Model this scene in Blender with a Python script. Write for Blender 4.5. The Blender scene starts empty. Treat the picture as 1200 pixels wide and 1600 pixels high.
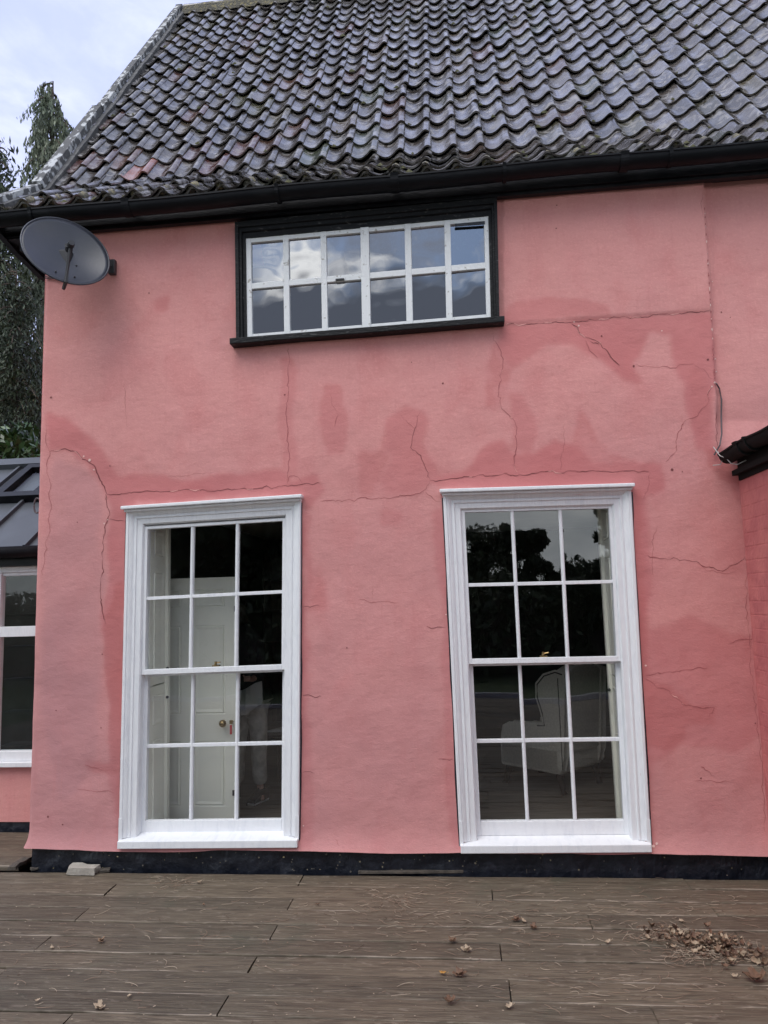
import bpy, bmesh, math, random
import numpy as np
from mathutils import Vector, Matrix

random.seed(7)
RNG = np.random.default_rng(11)
scene = bpy.context.scene
COL = scene.collection
R = math.radians

# ---------------------------------------------------------------- camera
F, DIST, EYE = 1150.0, 4.523, 1.6
pitch, yaw, roll = R(6.8316), R(-5.7936), R(-1.6762)
cy, sy, cp, sp, cr, sr = math.cos(yaw), math.sin(yaw), math.cos(pitch), math.sin(pitch), math.cos(roll), math.sin(roll)
FW = Vector((sy*cp, cy*cp, sp))
rt0 = Vector((cy, -sy, 0)); up0 = rt0.cross(FW)
RT = rt0*cr + up0*sr
UP = up0*cr - rt0*sr
CAM = Vector((0, -DIST, EYE))
cam_data = bpy.data.cameras.new("camera")
cam_data.sensor_fit = 'VERTICAL'; cam_data.sensor_height = 24.0; cam_data.lens = F/1600*24
cam_data.clip_start = 0.05; cam_data.clip_end = 3000
cam = bpy.data.objects.new("camera", cam_data); COL.objects.link(cam)
M3 = Matrix((RT, UP, -FW)).transposed()
cam.matrix_world = Matrix.Translation(CAM) @ M3.to_4x4()
scene.camera = cam

def ray(px, py):
    return FW*F + RT*(px-600) - UP*(py-800)
def P(px, py, Y=0.0):
    """photo pixel -> point on the vertical plane Y"""
    d = ray(px, py); return CAM + d*((Y+DIST)/d.y)
def G(px, py, z=0.0):
    d = ray(px, py); return CAM + d*((z-EYE)/d.z)

# ---------------------------------------------------------------- world and sun
SUN_EL, SUN_AZ = R(60), R(208)          # azimuth measured from +Y clockwise (towards +X)
world = bpy.data.worlds.new("World"); scene.world = world; world.use_nodes = True
nt = world.node_tree; nt.nodes.clear()
def N(t, tree=None, **kw):
    n = (tree or nt).nodes.new(t)
    for k, v in kw.items(): setattr(n, k, v)
    return n
out = N('ShaderNodeOutputWorld'); bg = N('ShaderNodeBackground')
sky = N('ShaderNodeTexSky', sky_type='NISHITA', sun_disc=False)
sky.sun_elevation = SUN_EL; sky.sun_rotation = SUN_AZ; sky.air_density = 1.2; sky.dust_density = 1.5
tc = N('ShaderNodeTexCoord'); mp = N('ShaderNodeMapping'); mp.inputs['Scale'].default_value = (1, 1, 2.4)
mp.inputs['Location'].default_value = (3.1, 0.4, 0.2)
n1 = N('ShaderNodeTexNoise'); n1.inputs['Scale'].default_value = 3.0; n1.inputs['Detail'].default_value = 9; n1.inputs['Roughness'].default_value = .56; n1.inputs['Distortion'].default_value = 1.0
r1 = N('ShaderNodeValToRGB'); r1.color_ramp.elements[0].position = .43; r1.color_ramp.elements[1].position = .56
n2 = N('ShaderNodeTexNoise'); n2.inputs['Scale'].default_value = 4.2; n2.inputs['Detail'].default_value = 8; n2.inputs['Roughness'].default_value = .6; n2.inputs['Distortion'].default_value = .4
r2 = N('ShaderNodeValToRGB')
r2.color_ramp.elements[0].position = .42; r2.color_ramp.elements[0].color = (3.2, 3.6, 4.6, 1)
r2.color_ramp.elements[1].position = .60; r2.color_ramp.elements[1].color = (14.5, 14.6, 14.6, 1)
# darker bank of cloud low in the sky on the garden side
sx = N('ShaderNodeSeparateXYZ')
nrm = N('ShaderNodeVectorMath', operation='NORMALIZE')
L = nt.links.new
L(tc.outputs['Generated'], nrm.inputs[0]); L(nrm.outputs[0], mp.inputs['Vector']); L(nrm.outputs[0], sx.inputs[0])
L(mp.outputs[0], n1.inputs['Vector']); L(mp.outputs[0], n2.inputs['Vector'])
L(n1.outputs['Fac'], r1.inputs[0]); L(n2.outputs['Fac'], r2.inputs[0])
bank_z = N('ShaderNodeMath', operation='MULTIPLY_ADD'); bank_z.inputs[1].default_value = .08; bank_z.inputs[2].default_value = -.04
L(n1.outputs['Fac'], bank_z.inputs[0])
zz = N('ShaderNodeMath', operation='ADD'); L(sx.outputs['Z'], zz.inputs[0]); L(bank_z.outputs[0], zz.inputs[1])
bk = N('ShaderNodeMapRange'); bk.inputs['From Min'].default_value = .395; bk.inputs['From Max'].default_value = .43
bk.inputs['To Min'].default_value = 1; bk.inputs['To Max'].default_value = 0; L(zz.outputs[0], bk.inputs['Value'])
bs = N('ShaderNodeMapRange'); bs.inputs['From Min'].default_value = .05; bs.inputs['From Max'].default_value = -.35; L(sx.outputs['Y'], bs.inputs['Value'])
blow = N('ShaderNodeMapRange'); blow.inputs['From Min'].default_value = .16; blow.inputs['From Max'].default_value = .30; L(sx.outputs['Z'], blow.inputs['Value'])
bm_ = N('ShaderNodeMath', operation='MULTIPLY'); L(bk.outputs[0], bm_.inputs[0]); L(bs.outputs[0], bm_.inputs[1])
bm2 = N('ShaderNodeMath', operation='MULTIPLY'); L(bm_.outputs[0], bm2.inputs[0]); L(blow.outputs[0], bm2.inputs[1])
# even veil on the far side of the house (pale lavender blue)
mixc = N('ShaderNodeMix', data_type='RGBA'); mixc.inputs[6].default_value = (0, 0, 0, 1)
skb = N('ShaderNodeMix', data_type='RGBA', blend_type='MULTIPLY'); skb.inputs[0].default_value = 1; skb.inputs[7].default_value = (.92, .98, 1.06, 1)
L(sky.outputs[0], skb.inputs[6])
L(r1.outputs[0], mixc.inputs[0]); L(skb.outputs[2], mixc.inputs[6]); L(r2.outputs[0], mixc.inputs[7])
mixb = N('ShaderNodeMix', data_type='RGBA'); L(bm2.outputs[0], mixb.inputs[0]); L(mixc.outputs[2], mixb.inputs[6]); mixb.inputs[7].default_value = (1.5, 1.7, 2.2, 1)
veil = N('ShaderNodeMapRange'); veil.inputs['From Min'].default_value = -.1; veil.inputs['From Max'].default_value = .45; veil.inputs['To Max'].default_value = .9; L(sx.outputs['Y'], veil.inputs['Value'])
vcol = N('ShaderNodeMix', data_type='RGBA'); L(n2.outputs['Fac'], vcol.inputs[0]); vcol.inputs[6].default_value = (3.6, 4.15, 7.0, 1); vcol.inputs[7].default_value = (4.9, 5.3, 7.2, 1)
mixv = N('ShaderNodeMix', data_type='RGBA'); L(veil.outputs[0], mixv.inputs[0]); L(mixb.outputs[2], mixv.inputs[6]); L(vcol.outputs[2], mixv.inputs[7])
hz = N('ShaderNodeMapRange'); hz.inputs['From Min'].default_value = .22; hz.inputs['From Max'].default_value = .10; hz.inputs['To Max'].default_value = .7; L(sx.outputs['Z'], hz.inputs['Value'])
mixh = N('ShaderNodeMix', data_type='RGBA'); L(hz.outputs[0], mixh.inputs[0]); L(mixv.outputs[2], mixh.inputs[6]); mixh.inputs[7].default_value = (10.5, 11.2, 11.4, 1)
hzv = N('ShaderNodeMath', operation='MULTIPLY'); L(hz.outputs[0], hzv.inputs[0]); L(bs.outputs[0], hzv.inputs[1]); L(hzv.outputs[0], mixh.inputs[0])
L(mixh.outputs[2], bg.inputs['Color']); bg.inputs['Strength'].default_value = 0.10
L(bg.outputs[0], out.inputs[0])

sd = bpy.data.lights.new("sun", 'SUN'); sd.energy = .95; sd.angle = R(45); sd.color = (1, .965, .92)
sun = bpy.data.objects.new("sun", sd); COL.objects.link(sun)
sdir = Vector((math.sin(SUN_AZ)*math.cos(SUN_EL), math.cos(SUN_AZ)*math.cos(SUN_EL), math.sin(SUN_EL)))
sun.rotation_euler = sdir.to_track_quat('Z', 'Y').to_euler()

vs = scene.view_settings
vs.view_transform = 'Standard'; vs.look = 'None'; vs.exposure = 0.78; vs.gamma = 1; vs.use_curve_mapping = False

# ---------------------------------------------------------------- material helpers
def M(name, color=(.5, .5, .5), rough=.6, color2=None, scale=5.0, detail=6, lo=.4, hi=.6, stretch=(1, 1, 1),
      bump=0.0, bscale=40.0, bdist=.01, metallic=0.0, attr=None, spec=.5, coat=0):
    m = bpy.data.materials.new(name); m.use_nodes = True
    t = m.node_tree; b = t.nodes['Principled BSDF']
    b.inputs['Base Color'].default_value = (*color, 1); b.inputs['Roughness'].default_value = rough
    b.inputs['Metallic'].default_value = metallic; b.inputs['Specular IOR Level'].default_value = spec
    if coat: b.inputs['Coat Weight'].default_value = coat
    c = N('ShaderNodeTexCoord', t); mp_ = N('ShaderNodeMapping', t); mp_.inputs['Scale'].default_value = stretch
    t.links.new(c.outputs['Object'], mp_.inputs[0])
    if color2:
        nn = N('ShaderNodeTexNoise', t); nn.inputs['Scale'].default_value = scale; nn.inputs['Detail'].default_value = detail
        t.links.new(mp_.outputs[0], nn.inputs[0])
        rr = N('ShaderNodeMapRange', t); rr.inputs['From Min'].default_value = lo; rr.inputs['From Max'].default_value = hi
        t.links.new(nn.outputs['Fac'], rr.inputs[0])
        mx = N('ShaderNodeMix', t, data_type='RGBA'); mx.inputs[6].default_value = (*color, 1); mx.inputs[7].default_value = (*color2, 1)
        t.links.new(rr.outputs[0], mx.inputs[0]); t.links.new(mx.outputs[2], b.inputs['Base Color'])
        if attr:
            at = N('ShaderNodeAttribute', t, attribute_name=attr)
            m2 = N('ShaderNodeMix', t, data_type='RGBA', blend_type='MULTIPLY'); m2.inputs[0].default_value = 1
            t.links.new(mx.outputs[2], m2.inputs[6]); t.links.new(at.outputs['Color'], m2.inputs[7]); t.links.new(m2.outputs[2], b.inputs['Base Color'])
    if bump:
        nb = N('ShaderNodeTexNoise', t); nb.inputs['Scale'].default_value = bscale; nb.inputs['Detail'].default_value = 5
        t.links.new(mp_.outputs[0], nb.inputs[0])
        bb = N('ShaderNodeBump', t); bb.inputs['Strength'].default_value = bump; bb.inputs['Distance'].default_value = bdist
        t.links.new(nb.outputs['Fac'], bb.inputs['Height']); t.links.new(bb.outputs[0], b.inputs['Normal'])
    return m

def glass_mat(name, refl, tint=(.93, .96, .95), wav=.05, wscale=3.0):
    m = bpy.data.materials.new(name); m.use_nodes = True; t = m.node_tree; t.nodes.clear()
    o = N('ShaderNodeOutputMaterial', t); mx = N('ShaderNodeMixShader', t)
    tr = N('ShaderNodeBsdfTransparent', t); tr.inputs[0].default_value = (*tint, 1)
    gl = N('ShaderNodeBsdfGlossy', t); gl.inputs['Roughness'].default_value = .008; gl.inputs['Color'].default_value = (.97, .98, 1, 1)
    fr = N('ShaderNodeLayerWeight', t); fr.inputs['Blend'].default_value = .25
    ad = N('ShaderNodeMath', t, operation='MULTIPLY_ADD'); ad.inputs[1].default_value = .6; ad.inputs[2].default_value = refl
    t.links.new(fr.outputs['Facing'], ad.inputs[0])
    ad.inputs[1].default_value = .12
    t.links.new(ad.outputs[0], mx.inputs[0]); t.links.new(tr.outputs[0], mx.inputs[1]); t.links.new(gl.outputs[0], mx.inputs[2])
    c = N('ShaderNodeTexCoord', t); nb = N('ShaderNodeTexNoise', t); nb.inputs['Scale'].default_value = wscale; nb.inputs['Detail'].default_value = 2
    t.links.new(c.outputs['Object'], nb.inputs[0])
    bb = N('ShaderNodeBump', t); bb.inputs['Strength'].default_value = wav; bb.inputs['Distance'].default_value = .1
    t.links.new(nb.outputs['Fac'], bb.inputs['Height']); t.links.new(bb.outputs[0], gl.inputs['Normal'])
    t.links.new(mx.outputs[0], o.inputs[0])
    return m

MAT = {}
MAT['white'] = M('white_gloss_paint', (.82, .83, .85), .42, (.70, .72, .76), 11, 9, lo=.5, hi=.85, stretch=(3, 1, .7), bump=.6, bscale=26, bdist=.005)
MAT['oldwhite'] = M('flaking_white_paint', (.80, .81, .82), .5, (.42, .40, .37), 34, 9, lo=.63, hi=.72, bump=.7, bscale=60, bdist=.004)
MAT['black'] = M('black_gloss_paint', (.0035, .004, .0065), .4, (.009, .009, .012), 12, stretch=(1, 1, 3), bump=.3, bscale=25, bdist=.005, spec=.25)
MAT['oldblack'] = M('flaking_black_paint', (.004, .0045, .006), .55, (.07, .07, .07), 30, 9, lo=.62, hi=.70, stretch=(.7, 1, 2), bump=.8, bscale=40, bdist=.006, spec=.3)
MAT['gutter'] = M('black_gutter', (.004, .0045, .007), .5, (.014, .015, .018), 6, stretch=(1, 4, 4), lo=.5, hi=.75, bump=.15, bscale=20, bdist=.003, spec=.2)
MAT['side_gutter'] = M('aged_black_gutter', (.013, .015, .015), .7, spec=.06)
MAT['plinth'] = M('black_plinth_paint', (.007, .009, .016), .42, (.02, .023, .034), 20, lo=.45, hi=.75, bump=.9, bscale=22, bdist=.012)
MAT['intwhite'] = M('interior_white', (.88, .87, .78), .45, (.84, .83, .75), 4)
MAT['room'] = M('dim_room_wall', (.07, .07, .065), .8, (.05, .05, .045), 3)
MAT['roomfloor'] = M('room_floor_board', (.26, .23, .20), .45, (.19, .165, .14), 5, stretch=(.6, 6, 1))
MAT['brass'] = M('brass', (.35, .25, .12), .35, metallic=1)
MAT['darkmetal'] = M('dark_metal', (.03, .03, .034), .45)
MAT['dish'] = M('dish_grey', (.042, .045, .062), .36, (.036, .039, .052), 6, bump=.05, bscale=60)
MAT['cable'] = M('cable_sheath', (.10, .075, .08), .5)
MAT['paleCable'] = M('pale_wire', (.5, .48, .46), .5)
MAT['glass_upper'] = glass_mat('old_glass_upper', .29, (.5, .53, .56), wav=.05, wscale=2.4)
MAT['glass'] = glass_mat('sash_glass', .092, (.99, 1, .99), wav=.02, wscale=1.6)
MAT['glass_side'] = glass_mat('side_glass', .015, wav=.01)

# pink render with damp stains from a vertex attribute
def pink_mat():
    m = bpy.data.materials.new('pink_limewash'); m.use_nodes = True; t = m.node_tree; b = t.nodes['Principled BSDF']
    b.inputs['Roughness'].default_value = .72; b.inputs['Specular IOR Level'].default_value = .3
    c = N('ShaderNodeTexCoord', t)
    def noise(scale, det, st=(1, 1, 1), dist=0):
        mp_ = N('ShaderNodeMapping', t); mp_.inputs['Scale'].default_value = st; t.links.new(c.outputs['Object'], mp_.inputs[0])
        n = N('ShaderNodeTexNoise', t); n.inputs['Scale'].default_value = scale; n.inputs['Detail'].default_value = det; n.inputs['Distortion'].default_value = dist
        t.links.new(mp_.outputs[0], n.inputs[0]); return n.outputs['Fac']
    def rng(v, a, z, lo=0., hi=1.):
        r = N('ShaderNodeMapRange', t); r.inputs['From Min'].default_value = a; r.inputs['From Max'].default_value = z
        r.inputs['To Min'].default_value = lo; r.inputs['To Max'].default_value = hi; t.links.new(v, r.inputs[0]); return r.outputs[0]
    def mix(f, a, bb, typ='MIX'):
        x = N('ShaderNodeMix', t, data_type='RGBA', blend_type=typ)
        if isinstance(f, float): x.inputs[0].default_value = f
        else: t.links.new(f, x.inputs[0])
        for s, q in ((6, a), (7, bb)):
            if isinstance(q, tuple): x.inputs[s].default_value = (*q, 1)
            else: t.links.new(q, x.inputs[s])
        return x.outputs[2]
    base = mix(rng(noise(1.1, 4), .35, .65), (.70, .305, .285), (.665, .295, .283))
    base = mix(rng(noise(5, 7, (1, 1, .6), .4), .48, .72), base, (.65, .258, .246))
    base = mix(rng(noise(70, 6), .5, .75, 0, .5), base, (.78, .36, .33))
    base = mix(rng(noise(34, 8), .55, .75, 0, .4), base, (.60, .225, .215))
    at = N('ShaderNodeAttribute', t, attribute_name='damp')
    sep = N('ShaderNodeSeparateColor', t); t.links.new(at.outputs['Color'], sep.inputs[0])
    base = mix(sep.outputs[0], base, (.575, .180, .178))       # damp patches
    base = mix(sep.outputs[1], base, (.52, .135, .125))      # fresh darker paint touch-ups, darker patch below the side gutter
    base = mix(sep.outputs[2], base, (.46, .225, .235))       # grimy mauve film
    # drips and brush streaks
    base = mix(rng(noise(7, 6, (6, 1, .35)), .58, .8, 0, .3), base, (.56, .21, .21))
    t.links.new(base, b.inputs['Base Color'])
    h1 = noise(24, 5, (.75, 1, 1.35), .2); h2 = noise(140, 3, (.8, 1, 1.2)); h3 = noise(5, 3)
    a1 = N('ShaderNodeMath', t, operation='MULTIPLY_ADD'); a1.inputs[1].default_value = .45; t.links.new(h2, a1.inputs[0]); t.links.new(h1, a1.inputs[2])
    a2 = N('ShaderNodeMath', t, operation='MULTIPLY_ADD'); a2.inputs[1].default_value = 1.6; t.links.new(h3, a2.inputs[0]); t.links.new(a1.outputs[0], a2.inputs[2])
    bb = N('ShaderNodeBump', t); bb.inputs['Strength'].default_value = .30; bb.inputs['Distance'].default_value = .009
    t.links.new(a2.outputs[0], bb.inputs['Height']); t.links.new(bb.outputs[0], b.inputs['Normal'])
    return m
MAT['pink'] = pink_mat()
MAT['crack'] = M('crack_shadow', (.21, .06, .06), .9)
MAT['finecrack'] = M('fine_crack', (.40, .12, .12), .9)
MAT['lip'] = M('crack_edge_highlight', (.80, .40, .36), .8)
MAT['chip'] = M('chipped_plaster', (.80, .55, .50), .8)
MAT['pinkbrick'] = M('pink_painted_brick', (.60, .20, .19), .7, (.52, .16, .16), 8, bump=.5, bscale=25, bdist=.01)

def tile_mat():
    m = bpy.data.materials.new('black_glazed_pantile'); m.use_nodes = True; t = m.node_tree; b = t.nodes['Principled BSDF']
    c = N('ShaderNodeTexCoord', t)
    def noise(scale, det, st=(1, 1, 1), dist=0.):
        mp_ = N('ShaderNodeMapping', t); mp_.inputs['Scale'].default_value = st; t.links.new(c.outputs['Object'], mp_.inputs[0])
        n = N('ShaderNodeTexNoise', t); n.inputs['Scale'].default_value = scale; n.inputs['Detail'].default_value = det; n.inputs['Distortion'].default_value = dist
        t.links.new(mp_.outputs[0], n.inputs[0]); return n.outputs['Fac']
    def rng(v, a, z, lo=0., hi=1.):
        r = N('ShaderNodeMapRange', t); r.inputs['From Min'].default_value = a; r.inputs['From Max'].default_value = z
        r.inputs['To Min'].default_value = lo; r.inputs['To Max'].default_value = hi; t.links.new(v, r.inputs[0]); return r.outputs[0]
    at = N('ShaderNodeAttribute', t, attribute_name='tint')
    wear = N('ShaderNodeMath', t, operation='MULTIPLY'); n = rng(noise(13, 9, dist=1.0), .50, .64)
    t.links.new(n, wear.inputs[0]); t.links.new(at.outputs['Alpha'], wear.inputs[1])
    x = N('ShaderNodeMix', t, data_type='RGBA'); t.links.new(wear.outputs[0], x.inputs[0]); t.links.new(at.outputs['Color'], x.inputs[6]); x.inputs[7].default_value = (.25, .235, .235, 1)
    y = N('ShaderNodeMix', t, data_type='RGBA'); t.links.new(rng(noise(40, 7), .62, .70, 0, .6), y.inputs[0]); t.links.new(x.outputs[2], y.inputs[6]); y.inputs[7].default_value = (.10, .085, .05, 1)
    t.links.new(y.outputs[2], b.inputs['Base Color'])
    ro = N('ShaderNodeMath', t, operation='MULTIPLY_ADD'); t.links.new(wear.outputs[0], ro.inputs[0]); ro.inputs[1].default_value = .32
    t.links.new(rng(noise(9, 6), .35, .65, .12, .30), ro.inputs[2]); t.links.new(ro.outputs[0], b.inputs['Roughness'])
    b.inputs['Specular IOR Level'].default_value = 1.0; cw_ = rng(noise(7, 7, dist=.8), .44, .60, 0, .75); t.links.new(cw_, b.inputs['Coat Weight']); b.inputs['Coat Roughness'].default_value = .16
    bb = N('ShaderNodeBump', t); bb.inputs['Strength'].default_value = .32; bb.inputs['Distance'].default_value = .006
    t.links.new(noise(40, 6, dist=.5), bb.inputs['Height']); t.links.new(bb.outputs[0], b.inputs['Normal'])
    return m
MAT['tile'] = tile_mat()
MAT['mortar'] = M('lichened_mortar', (.13, .12, .10), .9, (.28, .24, .13), 30, 6, lo=.5, hi=.65, bump=.9, bscale=50, bdist=.02)
MAT['verge'] = M('peeling_verge_board', (.10, .10, .105), .8, (.50, .51, .53), 24, 10, lo=.51, hi=.58, stretch=(1, .55, .55), bump=.7, bscale=40, bdist=.01)
MAT['verge2'] = M('weathered_lead', (.07, .07, .075), .7, (.16, .16, .16), 18, lo=.5, hi=.7, bump=.4, bscale=30)

# ---------------------------------------------------------------- object helpers
def link(o, parent=None):
    COL.objects.link(o)
    if parent is not None: o.parent = parent
    return o
def tag(o, label=None, cat=None, group=None, kind=None):
    if label: o['label'] = label
    if cat: o['category'] = cat
    if group: o['group'] = group
    if kind: o['kind'] = kind
    return o
def empty(name, loc=(0, 0, 0), rz=0.0):
    o = bpy.data.objects.new(name, None); o.location = loc; o.rotation_euler = (0, 0, rz); COL.objects.link(o); return o
class MB:
    def __init__(s): s.v, s.f, s.m = [], [], []
    def add(s, vs, fs, mi=0):
        k = len(s.v); s.v += [tuple(q) for q in vs]; s.f += [tuple(k+i for i in f) for f in fs]; s.m += [mi]*len(fs)
    def box(s, x0, x1, y0, y1, z0, z1, fn=None, mi=0, mat=None):
        c = [(x0, y0, z0), (x1, y0, z0), (x1, y1, z0), (x0, y1, z0), (x0, y0, z1), (x1, y0, z1), (x1, y1, z1), (x0, y1, z1)]
        if fn: c = [fn(*q) for q in c]
        if mat is not None: c = [mat @ Vector(q) for q in c]
        s.add(c, [(0, 3, 2, 1), (4, 5, 6, 7), (0, 1, 5, 4), (1, 2, 6, 5), (2, 3, 7, 6), (3, 0, 4, 7)], mi)
    def tube(s, pts, rad, n=8, mi=0):
        pts = [Vector(p) for p in pts]; rings = []
        for i, p in enumerate(pts):
            d = (pts[min(i+1, len(pts)-1)] - pts[max(i-1, 0)]).normalized()
            a = d.cross(Vector((0, 0, 1)));
            if a.length < .05: a = d.cross(Vector((1, 0, 0)))
            a.normalize(); b = d.cross(a)
            r = rad[i] if isinstance(rad, (list, tuple)) else rad
            rings.append([p + (a*math.cos(2*math.pi*k/n) + b*math.sin(2*math.pi*k/n))*r for k in range(n)])
        vs = [q for r_ in rings for q in r_]; fs = []
        for i in range(len(rings)-1):
            for k in range(n): fs.append((i*n+k, i*n+(k+1) % n, (i+1)*n+(k+1) % n, (i+1)*n+k))
        fs.append(tuple(range(n-1, -1, -1))); fs.append(tuple((len(rings)-1)*n+k for k in range(n)))
        s.add(vs, fs, mi)
    def build(s, name, mats, parent=None, smooth=False, bevel=0.0, sub=0):
        me = bpy.data.meshes.new(name); me.from_pydata(s.v, [], s.f)
        for m in (mats if isinstance(mats, (list, tuple)) else [mats]): me.materials.append(m)
        if any(s.m): me.polygons.foreach_set('material_index', s.m)
        if smooth: me.polygons.foreach_set('use_smooth', [True]*len(me.polygons))
        me.update(); o = bpy.data.objects.new(name, me); link(o, parent)
        if bevel:
            b = o.modifiers.new('bevel', 'BEVEL'); b.width = bevel; b.segments = 2; b.limit_method = 'ANGLE'
        if sub:
            u = o.modifiers.new('subsurf', 'SUBSURF'); u.levels = sub; u.render_levels = sub
        return o
def np_mesh(name, verts, quads, mat, parent=None, smooth=False, colattr=None):
    """fast mesh from numpy arrays; quads (n,4) or (n,3)"""
    me = bpy.data.meshes.new(name); nv = len(verts); nf, k = quads.shape
    me.vertices.add(nv); me.vertices.foreach_set('co', verts.astype(np.float32).ravel())
    me.loops.add(nf*k); me.loops.foreach_set('vertex_index', quads.astype(np.int32).ravel())
    me.polygons.add(nf); me.polygons.foreach_set('loop_start', np.arange(0, nf*k, k, dtype=np.int32))
    me.polygons.foreach_set('loop_total', np.full(nf, k, dtype=np.int32))
    for m in (mat if isinstance(mat, (list, tuple)) else [mat]): me.materials.append(m)
    me.update(calc_edges=True); me.validate()
    if smooth: me.polygons.foreach_set('use_smooth', np.ones(nf, dtype=bool))
    if colattr:
        nm, arr = colattr; a = me.color_attributes.new(nm, 'FLOAT_COLOR', 'POINT'); a.data.foreach_set('color', arr.astype(np.float32).ravel())
    o = bpy.data.objects.new(name, me); link(o, parent); return o

# smooth numpy value noise
_perm = RNG.random((256, 256))
def vnoise(x, y, s=1.0, ox=0.0):
    x = np.asarray(x)*s+ox+1000; y = np.asarray(y)*s+ox*1.7+1000
    xi = np.floor(x).astype(int); yi = np.floor(y).astype(int); fx = x-xi; fy = y-yi
    fx = fx*fx*(3-2*fx); fy = fy*fy*(3-2*fy)
    g = lambda a, b: _perm[a % 256, b % 256]
    return (g(xi, yi)*(1-fx)+g(xi+1, yi)*fx)*(1-fy)+(g(xi, yi+1)*(1-fx)+g(xi+1, yi+1)*fx)*fy
def fbm(x, y, s=1.0, o=4, ox=0.0):
    r = 0; a = .5; t = 0
    for i in range(o): r = r+a*vnoise(x, y, s*2**i, ox+i*13.7); t += a; a *= .5
    return r/t

# ================================================================ THE HOUSE
house = tag(empty('pink_house', (-0.5, 0, 0)), 'old pink rendered house with black eaves, dark pantile roof and white sash windows', 'house')
house.location = (0, 0, 0)
XL = -2.745
def project_np(X, Z, Y=0.0):
    dx, dy, dz = X, Y+DIST, Z-EYE
    d = dx*FW.x+dy*FW.y+dz*FW.z; a = dx*RT.x+dy*RT.y+dz*RT.z; b = dx*UP.x+dy*UP.y+dz*UP.z
    return 600+F*a/d, 800-F*b/d
STEP_X = 1.595            # the thicker plaster ends here, recessed beyond it
def wall_y(X, Z):
    X = np.asarray(X, float); Z = np.asarray(Z, float)
    y = (fbm(X, Z, 1.1, 3)-.5)*.035 + (fbm(X, Z, 6, 3, 5)-.5)*.010
    y = y - .028*np.clip((.27-Z)/.14, 0, 1)**2                    # bell-cast at the foot
    px, py = project_np(X, Z)
    edge = np.interp(py, [280, 490, 610, 700], [1099, 1112, 1119, 1121])
    rec = np.clip((px-edge)/3.0, 0, 1)*np.clip((700-py)/45.0, 0, 1)
    y = y + .035*rec
    line = np.interp(px, [785, 1112], [508, 486])
    up = np.clip((line-py)/3.0, 0, 1)*(px > 785)*np.clip((1118-px)/3, 0, 1)
    y = y - .006*up
    # rounded left corner
    y = y + .03*np.clip((XL+.03-X)/.03, 0, 1)**2
    return y
dx = .0115
xs = np.concatenate([np.arange(XL, 3.4, dx)]); zs = np.arange(.130, 4.20, dx)
XX, ZZ = np.meshgrid(xs, zs)
PX, PY = project_np(XX, ZZ)
YY = wall_y(XX, ZZ)
# crooked foot of the render and the leaning left corner
ZZ2 = ZZ.copy(); row0 = np.clip((.19-ZZ)/.06, 0, 1)
ZZ2 += row0*((fbm(XX, XX*0, 2.2, 3)-.5)*.030)
XX2 = XX - np.clip((.24-ZZ)/.12, 0, 1)**2*np.clip((XL+.25-XX)/.25, 0, 1)*.022 - np.clip((XL+.3-XX)/.3, 0, 1)*(.012-(ZZ/4.)*.02)
WIN1 = [(187, 1322), (199, 796), (471, 778), (468, 1320)]     # BL TL TR BR pixel corners
WIN2 = [(719, 1329), (692, 770), (985, 761), (1017, 1327)]
WIN3 = [(372, 536), (370, 352), (776, 314), (780, 503)]
def inquad(px, py, q, shrink):
    c = np.mean(q, axis=0); inside = np.ones(px.shape, bool)
    for i in range(4):
        a = np.array(q[i], float); b = np.array(q[(i+1) % 4], float)
        e = b-a; n = np.array([-e[1], e[0]])/np.hypot(*e)
        s = (px-a[0])*n[0]+(py-a[1])*n[1]; sc = (c-a)@n
        inside &= (s*np.sign(sc) > shrink)
    return inside
hole = inquad(PX, PY, WIN1, 7) | inquad(PX, PY, WIN2, 7) | inquad(PX, PY, WIN3, 4)
# damp / touch-up masks
wpx = PX + (fbm(XX, ZZ, 4, 4, 20)-.5)*26; wpy = PY + (fbm(XX, ZZ, 4, 4, 50)-.5)*26
wpx2 = PX + (fbm(XX, ZZ, 9, 3, 80)-.5)*10; wpy2 = PY + (fbm(XX, ZZ, 9, 3, 90)-.5)*10
def poly(x, y, pts):
    ins = np.zeros(x.shape, bool); n = len(pts)
    for i in range(n):
        x1, y1 = pts[i]; x2, y2 = pts[(i+1) % n]
        if y1 == y2: continue
        c = ((y1 > y) != (y2 > y)) & (x < (x2-x1)*(y-y1)/(y2-y1)+x1); ins ^= c
    return ins.astype(float)
def blur(a, k):
    for _ in range(k):
        b = a.copy(); b[1:-1, 1:-1] = (a[1:-1, 1:-1]*2+a[:-2, 1:-1]+a[2:, 1:-1]+a[1:-1, :-2]+a[1:-1, 2:])/6; a = b
    return a
damp = np.zeros_like(XX)
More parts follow.
